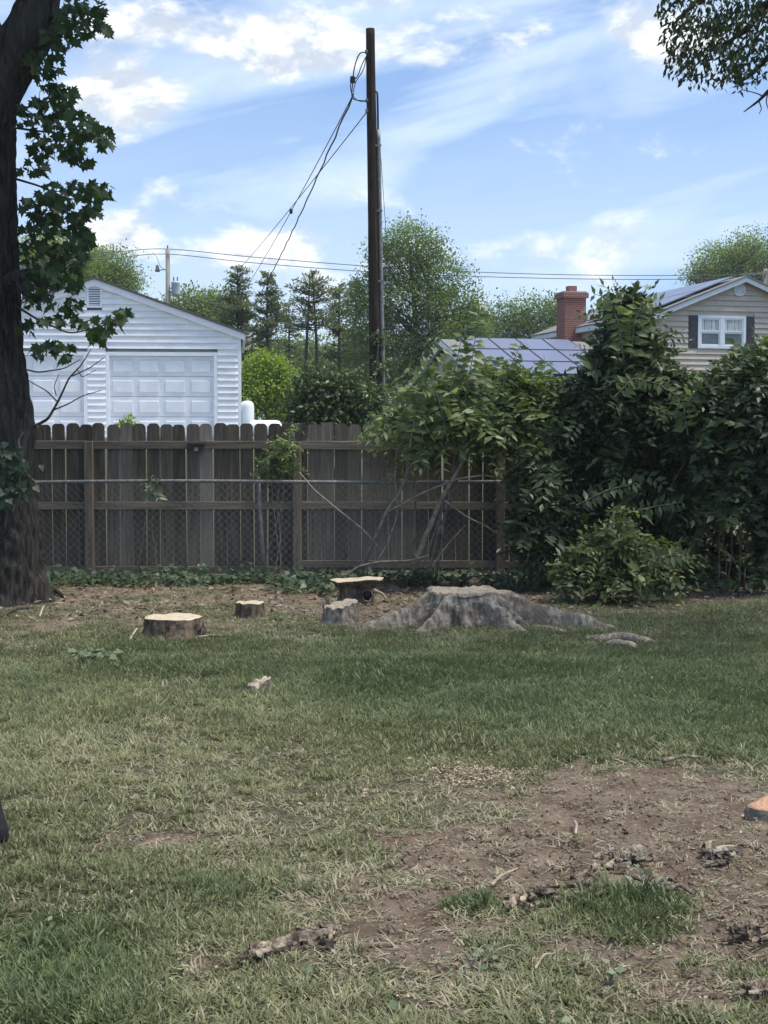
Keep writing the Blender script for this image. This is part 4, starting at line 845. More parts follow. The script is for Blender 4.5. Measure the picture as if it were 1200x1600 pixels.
# ------------------------------------------------------------------ thicket at the right
CAVE = [(888, 705, 24, 40), (1045, 735, 48, 30), (1145, 850, 40, 52), (905, 765, 26, 40), (1080, 800, 24, 26), (1010, 785, 22, 14), (930, 700, 24, 14), (1090, 690, 16, 14)]
def cave(c):
    px, py = proj(c[:, 0], c[:, 1], c[:, 2]); m = np.ones(len(c), bool)
    for (cx, cy, rx, ry) in CAVE: m &= ((px - cx) / rx) ** 2 + ((py - cy) / ry) ** 2 > 1 + .5 * (vn(px * .07, py * .07, 0, 5) - .5)
    return m | (c[:, 1] > 15.7)
def shrub(name, label, base, Y, bs, mat, nsp, L, pairs, leaf, droop=.45, seed=0, nst=6, group='shrubs of the thicket', up=.2, infill=0, wr=.36, depth=1., cat='shrub', shell=.35, stem_r=.018, fronty=0.):
    r3 = np.random.default_rng(300 + seed); bl = blobs_px(bs, Y); bl = [(b[0], b[1], b[2], b[3], min(b[4], .75) * depth, b[5]) for b in bl]
    X = P(base, 880, Y)[0]; t = thing(name, label, cat, (X, Y, 0.), group=group)
    c, d, bi = blob_pts(bl, nsp, shell, .35, r3, seed + 5)
    keep = (c[:, 2] > .03) & cave(c); c, d = c[keep], d[keep]
    dd = d * np.array([1, 1, .6]) + np.array([0, -.25 - fronty, up]) + r3.normal(0, .35, c.shape)
    a = sprays(c - nrm(dd) * L * .4, dd, L * r3.uniform(.6, 1.25, len(c)), pairs, leaf, droop, r3, wr)
    a[0][:, 2] = np.maximum(a[0][:, 2], .02)
    leaf_obj('foliage', mat, t, *a)
    if infill:
        c2, d2, _ = blob_pts(bl, infill, .05, .3, r3, seed + 5); c2 = c2[(c2[:, 2] > .05) & cave(c2)]; k = len(c2)
        leaf_obj('inner_foliage', mat, t, c2 + np.array([0, .12, 0]), rdir(k, r3) + np.array([0, 0, -.3]), rdir(k, r3) + np.array([0, -.3, .6]), leaf * r3.uniform(.8, 1.4, k), leaf * .5, r3.uniform(0, .5, k))
    for k in range(nst):
        b = bl[k % len(bl)]; e = np.array(b[:3]) + r3.normal(0, .3, 3) * np.array(b[3:6]); e[2] = max(e[2], .3)
        s = np.array([X + r3.normal(0, .15), Y + min(.5, 16.1 - Y if Y < 16.1 else 0) + r3.normal(0, .05), -.05])
        m = MB().tube(curve(s, e, 10, .12 * abs(e[0] - X), .012, r3), np.linspace(stem_r, stem_r * .3, 10), 6); m.build('stem', STEMM, t, True)
    return t
shrub('sapling_clump', 'leafy sapling clump with arching stems above the middle of the fence', 660, 15.7, [(720, 635, 80, 40), (660, 650, 55, 30), (780, 610, 55, 36), (710, 675, 80, 22), (810, 655, 60, 42), (640, 640, 26, 30), (745, 596, 34, 28), (690, 612, 28, 26), (850, 635, 50, 50), (790, 600, 40, 24)], L_THICK, 430, .50, 6, .118, .35, 1, 4, infill=700)
def shoot(label, path, leaf, mat=L_THICK, seed=0, pitch=.055, pinn=False):
    r3 = np.random.default_rng(700 + seed); pts = np.array([P(*p) for p in path]); k = len(pts); t = np.linspace(0, k - 1, 60); q_ = np.stack([np.interp(t, np.arange(k), pts[:, a]) for a in range(3)], 1)
    for _ in range(8): q_[1:-1] = (q_[:-2] + q_[1:-1] * 2 + q_[2:]) / 4
    o = thing('tall_shoot', label, 'shoot', tuple(q_[0]), group='leafy shoots above the thicket'); MB().tube(q_, np.linspace(.009, .003, 60), 5).build('stem', STEMM, o, True)
    seg = np.concatenate([[0], np.cumsum(np.linalg.norm(np.diff(q_, axis=0), axis=1))]); n = int(seg[-1] / pitch); u = np.linspace(.12, 1, n) * seg[-1]; c = np.stack([np.interp(u, seg, q_[:, a]) for a in range(3)], 1); T = nrm(np.stack([np.interp(u, seg, np.gradient(q_[:, a])) for a in range(3)], 1)); leaf *= 1.4
    A = [[] for _ in range(6)]
    for s in (-1, 1):
        sd = nrm(np.cross(T, np.array([0, -1., .15]))) * s; m = len(c)
        ax = sd + T * .35 + np.array([0, -.15, -.45]) + r3.normal(0, .25, (m, 3)); l = leaf * r3.uniform(.7, 1.2, m) * (1 - .35 * u / seg[-1])
        if pinn:
            w_ = sprays(c, sd * .8 + T * .3 + r3.normal(0, .25, (m, 3)), l * 3.2, 5, leaf * .8, .35, r3, .36, r3.uniform(.1, .6, m))
            for x_, v in zip(A, w_): x_.append(v)
        else:
            for x_, v in zip(A, (c + r3.normal(0, .006, c.shape), ax, np.array([0, -1.1, .35]) + r3.normal(0, .45, (m, 3)), l, l * .46, r3.uniform(.1, 1, m))): x_.append(v)
    leaf_obj('foliage', mat, o, *[np.concatenate(x_) for x_ in A]); return o
shoot('tallest upright shoot of paired leaves against the solar roof', [(722, 690, 15.4), (728, 620, 15.4), (738, 560, 15.4), (750, 478, 15.4)], .13, seed=1)
shoot('upright shoot just left of the tallest one', [(690, 690, 15.4), (700, 620, 15.4), (712, 570, 15.4), (722, 525, 15.4)], .12, seed=2)
shoot('leaning leafy shoot crossing the lower edge of the solar panels', [(750, 690, 15.4), (775, 630, 15.4), (795, 580, 15.4), (815, 535, 15.4)], .11, seed=3)
shoot('slender shoot left of the gable rake', [(660, 690, 15.4), (662, 620, 15.4), (672, 565, 15.4)], .11, seed=4)
shoot('thin bare-bottomed shoot nearest the pole', [(640, 690, 15.4), (636, 640, 15.4), (624, 590, 15.4)], .10, seed=5)
shoot('leaning shoot before the pale gable wall', [(640, 700, 15.3), (650, 640, 15.3), (655, 590, 15.3), (690, 545, 15.3)], .12, seed=21)
shoot('broad-leaved shoot covering the gable foot', [(700, 690, 15.3), (690, 640, 15.3), (678, 600, 15.3), (640, 575, 15.3)], .12, seed=22)
shoot('short bushy shoot below the tallest one', [(735, 690, 15.3), (745, 640, 15.3), (762, 590, 15.3)], .12, seed=23)
shoot('leafy shoot curving left towards the pole', [(680, 690, 15.3), (655, 650, 15.3), (625, 620, 15.3), (610, 600, 15.3)], .11, seed=24)
shoot('upright shoot between tallest shoot and leaning one', [(745, 680, 15.35), (765, 610, 15.35), (772, 560, 15.35)], .11, seed=25)
shoot('arching shoot on top of the right thicket left of the window', [(1075, 680, 14.9), (1068, 640, 14.9), (1085, 612, 14.9), (1120, 598, 14.9)], .11, seed=6, pitch=.05)
shoot('arching shoot over the window sill', [(1150, 660, 14.9), (1140, 610, 14.9), (1150, 570, 14.9), (1175, 550, 14.9)], .11, seed=7, pitch=.05)
shoot('leafy shoot at the right picture edge above the thicket', [(1190, 660, 14.9), (1185, 600, 14.9), (1200, 545, 14.9)], .12, seed=8, pitch=.05)
shoot('long shoot arching left from the top of the vine tower', [(975, 560, 15.), (965, 500, 15.), (950, 465, 15.), (930, 460, 15.)], .13, L_THICK, 9, .06)
shoot('long shoot bending right from the top of the vine tower', [(985, 560, 15.), (992, 500, 15.), (1005, 470, 15.), (1030, 470, 15.)], .13, L_THICK, 10, .06)
shoot('feathered spray in front of the vine tower', [(960, 620, 14.9), (990, 590, 14.9), (1030, 600, 14.8), (1060, 620, 14.8)], .10, L_THICK, 11, .05)
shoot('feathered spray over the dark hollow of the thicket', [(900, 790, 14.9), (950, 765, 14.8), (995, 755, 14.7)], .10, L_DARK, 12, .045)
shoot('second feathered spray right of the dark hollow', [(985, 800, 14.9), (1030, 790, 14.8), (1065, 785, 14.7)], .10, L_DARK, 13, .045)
shoot('low spray fanning out of the cut heap', [(990, 890, 14.2), (1030, 870, 14.1), (1075, 865, 14.0)], .11, L_PILE, 14, .04)
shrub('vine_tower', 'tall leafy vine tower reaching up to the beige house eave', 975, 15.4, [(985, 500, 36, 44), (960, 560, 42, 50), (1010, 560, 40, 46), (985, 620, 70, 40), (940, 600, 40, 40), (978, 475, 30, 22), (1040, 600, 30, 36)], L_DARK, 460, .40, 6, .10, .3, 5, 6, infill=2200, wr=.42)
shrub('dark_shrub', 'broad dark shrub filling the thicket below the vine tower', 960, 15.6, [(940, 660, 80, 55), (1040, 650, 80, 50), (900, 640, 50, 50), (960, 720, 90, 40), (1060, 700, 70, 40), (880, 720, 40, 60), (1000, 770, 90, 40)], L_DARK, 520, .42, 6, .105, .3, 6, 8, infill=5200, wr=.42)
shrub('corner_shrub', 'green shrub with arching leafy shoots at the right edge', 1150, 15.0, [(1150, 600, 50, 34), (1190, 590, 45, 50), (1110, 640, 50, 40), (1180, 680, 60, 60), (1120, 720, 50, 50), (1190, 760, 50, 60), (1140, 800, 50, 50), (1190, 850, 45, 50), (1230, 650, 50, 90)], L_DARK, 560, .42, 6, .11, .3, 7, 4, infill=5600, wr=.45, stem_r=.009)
shrub('corner_shrub', 'light green arching sprays topping the right edge of the thicket', 1180, 15.2, [(1120, 590, 40, 20), (1170, 575, 40, 24), (1195, 555, 30, 30), (1080, 610, 30, 16)], L_THICK, 130, .44, 7, .095, .5, 8, 3, wr=.42, stem_r=.008)
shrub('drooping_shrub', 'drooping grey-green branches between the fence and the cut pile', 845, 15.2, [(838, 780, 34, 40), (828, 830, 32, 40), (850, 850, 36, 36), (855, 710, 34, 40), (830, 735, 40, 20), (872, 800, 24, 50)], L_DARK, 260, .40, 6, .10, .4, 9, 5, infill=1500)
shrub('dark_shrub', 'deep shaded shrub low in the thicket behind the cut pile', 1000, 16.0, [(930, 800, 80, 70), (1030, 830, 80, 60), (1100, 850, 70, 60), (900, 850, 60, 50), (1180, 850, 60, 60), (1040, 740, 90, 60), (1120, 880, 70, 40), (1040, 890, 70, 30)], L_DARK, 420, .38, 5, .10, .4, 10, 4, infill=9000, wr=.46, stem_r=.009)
shrub('dark_shrub', 'dense dark growth added behind the right-hand pickets to block light', 1060, 17.6, [(900, 650, 60, 60), (980, 640, 80, 60), (1080, 660, 80, 50), (1180, 650, 70, 60), (1240, 620, 60, 80), (1000, 720, 90, 60), (1120, 740, 90, 60), (880, 720, 40, 50)], L_DARK, 300, .42, 6, .105, .3, 14, 6, infill=7000, wr=.42)  # extra mass added to keep light off the fence and darken the gaps
shrub('fence_vine', 'small vine draped over the pickets and rails mid-fence', 440, 16.35, [(445, 690, 22, 16), (425, 722, 26, 12), (455, 672, 16, 10), (418, 742, 22, 9), (455, 730, 14, 12), (435, 705, 24, 14)], L_THICK, 90, .2, 4, .06, .4, 11, 3, infill=160, group='vines on the fence', cat='vine', stem_r=.007)
shrub('fence_vine', 'leafy tangle spilling over the fence top beside the pole', 600, 16.2, [(600, 660, 34, 16), (590, 685, 18, 10), (640, 680, 40, 16), (625, 720, 20, 14)], L_THICK, 90, .26, 5, .065, .6, 12, 4, infill=120, group='vines on the fence', cat='vine', stem_r=.008)
shrub('fence_vine', 'sprig of broad leaves climbing the chain-link at the fourth picket', 241, 16.05, [(241, 765, 10, 14), (237, 742, 5, 10)], L_IVY, 9, .14, 3, .07, .5, 13, 2, infill=10, group='vines on the fence', cat='vine', stem_r=.005)
# cut branches heaped at the foot of the thicket: nearest leaves one by one
r4 = np.random.default_rng(55); PY_ = 14.35
pile = thing('cut_branch_pile', 'heap of freshly cut leafy branches lying on the lawn edge', 'branch pile', (P(960, 915, PY_)[0], PY_, 0))
bl = blobs_px([(960, 850, 62, 40), (920, 880, 50, 30), (1000, 880, 52, 34), (960, 905, 80, 16), (1035, 870, 26, 26), (975, 810, 36, 26), (890, 895, 30, 20)], PY_)
c, d, _ = blob_pts(bl, 260, .3, .3, r4); c = c[c[:, 2] > .03]; k = len(c)
dd = nrm(np.stack([r4.normal(.35, .7, k), r4.normal(-.6, .5, k), r4.normal(.05, .45, k)], 1)); a = sprays(c - dd * .15, dd, .40 * r4.uniform(.7, 1.2, k), 6, .092, .35, r4, .42)
a[0][:, 2] = np.maximum(a[0][:, 2], .015); near = np.argsort(a[0][:, 1])[:300]; msk = np.ones(len(a[0]), bool); msk[near] = False
leaf_obj('foliage', L_PILE, pile, *[q_[msk] for q_ in a])
ov = [leaf_mesh('leaf', [[0, 0, 0]], np.array([[1., 0, 0]]), np.array([[0, 0, 1.]]), 1., .42, np.array([t]), T_OVAL) for t in (.1, .4, .7, .98)]
An = nrm(a[1]); Nn = nrm(a[2] - An * np.sum(An * a[2], 1, keepdims=True)); Bn = np.cross(Nn, An)
for i in near: link('leaf', ov[int(min(a[5][i], .99) * 4)], L_PILE, pile, tuple(a[0][i] - ORG[pile]), Matrix((An[i], Bn[i], Nn[i])).transposed().to_euler(), (a[3][i],) * 3)
for s_, e_ in [((880, 905), (1000, 830)), ((900, 912), (1040, 860)), ((930, 918), (960, 800)), ((1000, 915), (900, 850)), ((985, 920), (1060, 875))]:
    MB().tube(curve(P(*s_, PY_), P(*e_, PY_ + .1), 8, .05, .01, r4), np.linspace(.018, .006, 8), 6).build('branch', STEMM, pile, True)
# bare stems leaning in front of the fence
def stem(pxs, r0, r1, label, name='bare_stem'):
    o = limb([P(*p) for p in pxs], r0, r1, None, name, STEMM, 8, .004); tag(o, label, 'stem', 'bare stems leaning before the fence'); return o
stem([(648, 882, 15.5), (665, 840, 15.5), (690, 780, 15.5), (710, 745, 15.5), (735, 700, 15.6)], .036, .018, 'thickest grey stem leaning right in front of the fence')
stem([(565, 885, 15.6), (585, 845, 15.6), (603, 800, 15.6), (625, 770, 15.6), (640, 730, 15.6), (665, 700, 15.6)], .022, .010, 'dark slender stem curving up left of the thick grey one')
stem([(607, 800, 15.4), (660, 770, 15.3), (715, 748, 15.3), (760, 742, 15.3), (800, 755, 15.3)], .012, .006, 'long pale branch arching right from the dark slender stem')
stem([(600, 865, 15.5), (570, 830, 15.5), (520, 790, 15.5), (490, 765, 15.6), (468, 738, 15.7)], .012, .007, 'pale straight branch slanting up left across the chain-link')
stem([(585, 885, 15.4), (605, 850, 15.4), (618, 815, 15.4), (622, 790, 15.4), (617, 750, 15.5), (620, 700, 15.6)], .009, .005, 'thin bowed twig rising in the middle of the stems')
stem([(660, 885, 15.6), (680, 830, 15.6), (692, 790, 15.6)], .012, .008, 'short thin stem hugging the thick grey one')
stem([(695, 782, 15.45), (730, 808, 15.3), (760, 822, 15.2), (778, 835, 15.2)], .010, .005, 'bent twig dropping right from the thick grey stem')
stem([(675, 885, 15.3), (700, 850, 15.3), (728, 820, 15.3)], .008, .004, 'thin twig crossing behind the bent one')
stem([(636, 750, 15.7), (636, 700, 15.8), (626, 672, 15.8), (612, 670, 15.8)], .010, .006, 'thin stem hooked over at the top rail height')
stem([(540, 900, 15.2), (560, 885, 15.2), (590, 878, 15.2), (640, 876, 15.2), (670, 868, 15.2)], .012, .006, 'thin branch lying low along the ivy')
for i, (a_, b_, lab) in enumerate([((690, 884), (780, 888), 'straight cut pole lying on the ivy nearest the fence'), ((690, 890), (800, 908), 'pale cut pole lying slanted before the first'), ((700, 912), (810, 905), 'dark cut branch lying behind the big stump'), ((740, 898), (860, 914), 'long cut branch reaching to the leafy heap')]):
    p0, p1 = G(*a_), G(*b_); p0[2] = p1[2] = .05; o = MB().tube(curve(p0, p1, 8, .02, .008, r4), np.linspace(.02, .013, 8), 7).build('cut_pole', STEMM, None, True); tag(o, lab, 'branch', 'cut branches on the ground')
# ground ivy along the fence foot
C = []
for (xa, xb, ya, yb, n) in [(75, 480, 892, 906, 1300), (420, 800, 885, 905, 1600), (780, 1210, 900, 925, 900), (640, 690, 868, 900, 160)]:
    for _ in range(n):
        p = G(r4.uniform(xa, xb), 902); Yq = r4.uniform(14.9, 16.5) if xa > 400 else r4.uniform(15.6, 16.5); C.append((p[0] / p[1] * Yq, Yq, abs(r4.normal(0, .06)) + .03))
C = np.array(C); kp = fbm(C[:, 0] * 1.3, C[:, 1] * 1.3, 0, 31, 3) > .42; C = C[kp]; n = len(C)
o = leaf_obj('ground_ivy', L_IVY, None, C, rdir(n, r4) * np.array([1, 1, .4]), rdir(n, r4) * .6 + np.array([0, -.3, 1]), r4.uniform(.04, .085, n), r4.uniform(.04, .075, n), r4.uniform(0, 1, n), tpl=T_IVY)
tag(o, 'low ivy creeping along the foot of the fences', 'ivy', kind='stuff')
def weed(px, py, label, rpx, n, size, tpl=T_IVY, h=.12, mat=L_WEED):
    p = G(px, py); t = thing('weed_plant', label, 'weed', (p[0], p[1], 0), group='broad-leaved weeds'); k = p[1] / F
    C = np.stack([p[0] + r4.normal(0, rpx * k * .5, n), p[1] + r4.normal(0, rpx * k * .6, n), np.abs(r4.normal(0, h * .6, n)) + .03], 1)
    leaf_obj('foliage', mat, t, C, rdir(n, r4) * np.array([1, 1, .4]), rdir(n, r4) * .5 + np.array([0, -.4, 1]), size * r4.uniform(.7, 1.3, n), size * .9 * r4.uniform(.7, 1.2, n), r4.uniform(0, 1, n), tpl=tpl)
    m = MB()
    for i in range(5): m.tube(curve((p[0], p[1], -.02), C[i], 5, .03), np.linspace(.003, .002, 5), 5)
    m.build('stem', STEMM, t)
weed(42, 940, 'leafy weed sprouting at the maple foot', 22, 60, .09, h=.22)
weed(665, 895, 'yellow-green weed under the leaning grey stem', 26, 70, .08, h=.22)
weed(150, 1030, 'patch of flat broad leaves left of the nearest stump', 40, 46, .065, h=.03)
weed(740, 1510, 'small clover-like weeds left of the bottom twig', 60, 34, .022, T_OVAL, .015)
weed(955, 1535, 'pair of rounded pale weed leaves near the bottom right', 14, 5, .035, T_OVAL, .015)
weed(1010, 1380, 'few broad leaves beside the thin stick', 50, 12, .028, T_IVY, .02)
#@DETAIL
# ------------------------------------------------------------------ stumps
r5 = np.random.default_rng(77)
EXCL = []     # no grass inside these circles
def stump(name, label, px, py, R_, h, flare, topm, sidem, seed, prof=None, tilt=(0, 0), lob=5, jag=.012, ell=1., rag=.0, smooth=True):
    p = G(px, py); X, Y = p[0], p[1]; g = float(gz(X, Y)); t = thing(name, label, 'stump', (X, Y, g), group='tree stumps on the lawn')
    n, m = 72, 22; th = np.linspace(0, 2 * np.pi, n, endpoint=False); ph = r5.uniform(0, 6)
    tt = np.linspace(0, 1, m); V = []
    top = h + tilt[0] * np.cos(th) + tilt[1] * np.sin(th) + (vn(np.cos(th) * 2.5 + seed, np.sin(th) * 2.5, 0, seed) - .5) * jag * 2 + rag * (vn(np.cos(th) * 7 + seed, np.sin(th) * 7, 1, seed) - .4)
    for u in tt:
        sc_ = np.interp(u, *prof) if prof else 1.; fl = flare * np.exp(-u * 3.2) * (1 + .75 * np.cos(lob * th + ph) + .4 * np.cos((lob - 2) * th + ph * 2))
        w = (vn(np.cos(th) * 4 + seed, np.sin(th) * 4, u * 1.5, seed) - .5); w2 = (vn(np.cos(th) * 13 + seed, np.sin(th) * 13, u * 5, seed + 1) - .5)
        r_ = R_ * (sc_ + fl + .13 * w + .10 * w2); z = -.05 + (top + .05) * u
        V.append(np.stack([r_ * np.cos(th), r_ * np.sin(th) * ell, z], 1))
    V = np.concatenate(V); i = np.arange(m - 1)[:, None] * n + np.arange(n)[None]; j = np.arange(m - 1)[:, None] * n + (np.arange(n)[None] + 1) % n
    link('bark', np_mesh('bark', V, np.stack([i, j, j + n, i + n], -1).reshape(-1, 4), smooth), sidem, t)
    ring = V[-n:]; W_ = []
    for q_ in (1.0, .97, .8, .55, .3, .1): W_.append(np.stack([ring[:, 0] * q_, ring[:, 1] * q_, np.where(q_ > .98, ring[:, 2] - .004, ring[:, 2].mean() * (1 - q_) + ring[:, 2] * q_ + (.004 if q_ > .9 else .004) + (vn(ring[:, 0] * q_ * 12, ring[:, 1] * q_ * 12, 0, seed + 2) - .5) * (.006 + rag * .5))], 1))
    W_ = np.concatenate(W_); k = 6; i = np.arange(k - 1)[:, None] * n + np.arange(n)[None]; j = np.arange(k - 1)[:, None] * n + (np.arange(n)[None] + 1) % n
    F4 = np.stack([i, j, j + n, i + n], -1).reshape(-1, 4); b = MB(); b.add(W_, list(map(tuple, F4)) + [tuple((k - 1) * n + q_ for q_ in range(n))]); b.build('cut_face', topm, t, True, local=True)
    EXCL.append((X, Y, R_ * (1 + flare * .6) + .02)); return t, X, Y, g
def root(t, pts, r0, r1, mat, name='root', flat=.7):
    o = limb(pts, r0, r1, t, name, mat, 14, .02); return o
s1, X, Y, g = stump('tree_stump', 'freshly cut stump with pale oval top nearest on the left lawn', 271, 993, .225, .155, .42, CUTW, BARKS, 3, lob=4)
s2, X, Y, g = stump('tree_stump', 'small round fresh stump with pale top before the chain-link post', 391, 963, .125, .13, .35, CUTW, BARKS, 5, lob=3)
s3, X, Y, g = stump('tree_stump', 'mushroom-shaped stump with thin wide pale cut top near the ivy', 558, 944, .165, .245, .5, CUTW, BARKS, 8, prof=([0, .45, .72, .86, .96, 1], [.95, .88, .98, 1.25, 1.55, 1.54]), lob=3, tilt=(.012, 0), ell=.85)
b = MB(); th = np.linspace(0, 2 * np.pi, 18); kc = np.array([X + .10, Y - .16, .10]); b.tube([kc + np.array([.055 * math.cos(a), .03 * math.sin(a) * .4, .055 * math.sin(a)]) + r5.normal(0, .006, 3) for a in th], .011, 7); b.build('knot_rim', BARKS, s3, True)
MB().lathe([(.04, 0), (.046, .02), (.04, .03)], kc + np.array([0, .015, 0]), 14, 'y').build('knot_shade_disc', BLACKM, s3, True)  # black disc stands in for the shade inside the knot
root(s3, [kc + (.06, .02, .05), kc + (.14, .0, .02), kc + (.18, -.01, -.03)], .018, .01, WOODL, 'splinter')
s4, X, Y, g = stump('tree_stump', 'short weathered grey stump left of the big rooted stump', 533, 972, .145, .16, .45, CUTG, OLDW, 12, lob=4, tilt=(.02, .01), jag=.03, rag=.02)
# big old stump with spreading roots: one lumpy body, thin root ends outside it
def gp(px, py, z): p = G(px, py, z); return p
pc = G(728, 972); X, Y = pc[0], pc[1]; EXCL += [(X, Y, .42)] + [(X + math.cos(a_) * d_, Y + math.sin(a_) * d_ * .92, .055) for (a_, l_) in ((-.38, 1.5), (-1.05, 1.02), (-2.1, .95), (-2.65, 1.1), (-.72, .75)) for d_ in np.arange(.4, l_, .1)]
s5 = thing('old_stump', 'big weathered grey stump with spreading surface roots', 'stump', (X, Y, 0), group='tree stumps on the lawn')
n, m = 260, 90; th = np.linspace(0, 2 * np.pi, n, endpoint=False); V = []
roots = [(-.38, 1.15, .085), (-.72, .42, .08), (-1.05, .68, .10), (-1.6, .26, .1), (-2.1, .6, .09), (-2.65, .75, .10), (-2.95, .4, .08), (2.7, .3, .2), (1.5, .3, .25), (.5, .4, .2), (-.1, .45, .12)]
ln = np.full(n, .05)
for (a_, l_, w_) in roots: ln = ln + l_ * np.exp(-((np.angle(np.exp(1j * (th - a_)))) / w_) ** 2)
R0 = .37 * (1 + .10 * (vn(np.cos(th) * 2.2, np.sin(th) * 2.2, 0, 71) - .5) * 2 + .05 * np.cos(5 * th + 1)); HT = .27
for q_ in range(m):
    u = q_ / (m - 1)
    if u < .28: rho = R0 * (.02 + u / .28 * .98); z = np.full(n, HT)
    else:
        t_ = (u - .28) / .72; rho = R0 + ln * t_ ** 1.15 + .012 * t_; z = HT * (1 - t_) ** (1.25 + .75 * np.clip(ln / .5, 0, 1)) + .035 * np.clip(ln - .3, 0, 1) * 2 * np.sin(np.pi * np.clip(t_ * 1.02, 0, 1)) - .07 * t_ ** 5 + .0
    x, y = rho * np.cos(th), rho * np.sin(th) * .92
    wob = .05 * (fbm(th * 0 + x * 3, y * 3, 0, 73, 3) - .5); x = x + wob * (u > .3); y = y - wob * (u > .3)
    gr = .55 - np.abs(2 * vn(np.cos(th) * 9 + .3 * np.sin(rho * 9), np.sin(th) * 9, rho * 2.5, 74) - 1) + .5 * (vn(np.cos(th) * 30, np.sin(th) * 30, rho * 5, 78) - .5); cr = fbm(x * 11, y * 11, z * 9, 75, 4) - .5
    if u < .28: z = z + (fbm(x * 5, y * 5, 0, 76, 4) - .5) * .09 - .07 * np.exp(-((x - .2) ** 2 + (y + .12) ** 2) / .014) + .02 * gr
    else:
        k_ = min(1, (u - .28) * 8); x = x + (gr * .05 + cr * .10) * np.cos(th) * k_; y = y + (gr * .05 + cr * .10) * np.sin(th) * k_; z = z + ((fbm(x * 5, y * 5, 0, 76, 4) - .5) * .09 * max(0, 1 - k_) + cr * .03)
    V.append(np.stack([x, y, z], 1))
V = np.concatenate(V); i = np.arange(m - 1)[:, None] * n + np.arange(n)[None]; j = np.arange(m - 1)[:, None] * n + (np.arange(n)[None] + 1) % n
FQ = np.stack([i, i + n, j + n, j], -1); kt = int(.28 * (m - 1)) - 2
link('body', np_mesh('body', V, FQ[kt:].reshape(-1, 4), True), OLDW, s5)
link('cut_face', np_mesh('cut_face', V[:(kt + 1) * n], FQ[:kt].reshape(-1, 4), True), CUTG, s5)
root(s5, [gp(835, 985, -.02), gp(855, 985, .0), gp(872, 988, .01), gp(905, 1000, -.05)], .05, .03, OLDW)
o = limb([gp(918, 1004, -.02), gp(945, 1000, .01), gp(975, 996, .03), gp(1005, 1002, .02), gp(1036, 1014, -.05)], .055, .035, None, 'surface_root', OLDW, 14, .02); tag(o, 'arched grey surface root in the grass right of the big stump', 'root')
o = limb([gp(945, 1012, -.02), gp(962, 1006, .03), gp(985, 1008, .03), gp(1000, 1020, -.03)], .04, .03, None, 'surface_root', OLDW, 14, .02); tag(o, 'short lumpy root tucked against the arched one', 'root')
t = thing('hollow_root', 'small hollow broken root end left of the big stump', 'root', tuple(gp(605, 972, 0))); c_ = gp(605, 970, .05)
b = MB(); b.tube([c_ + np.array([.045 * math.cos(a), 0, .045 * math.sin(a)]) + r5.normal(0, .004, 3) for a in np.linspace(0, 2 * np.pi, 18)], .014, 8); b.build('rim', OLDW, t, True)
b = MB(); b.lathe([(.05, .012), (.048, .1), (.03, .3)], c_, 14, 'y'); b.build('body', OLDW, t, True); MB().lathe([(.036, 0), (.03, .008)], c_, 14, 'y').build('hollow', BLACKM, t, True)  # black disc painted in for the dark inside of the root end
s6, X, Y, g = stump('stump_remnant', 'small broken stump remnant alone in the middle grass', 405, 1077, .075, .05, .6, CUTG, OLDW, 19, jag=.03, rag=.0, lob=3, tilt=(.02, .01))
s7, X, Y, g = stump('tree_stump', 'stump with orange cut face at the right picture edge', 1240, 1276, .2, .045, .3, CUTO, M('grey_stump_bark', (.14, .125, .105), (.27, .25, .22), 9, .9, .6, 30), 23, lob=4, tilt=(-.0, .01), jag=.012, ell=.5)

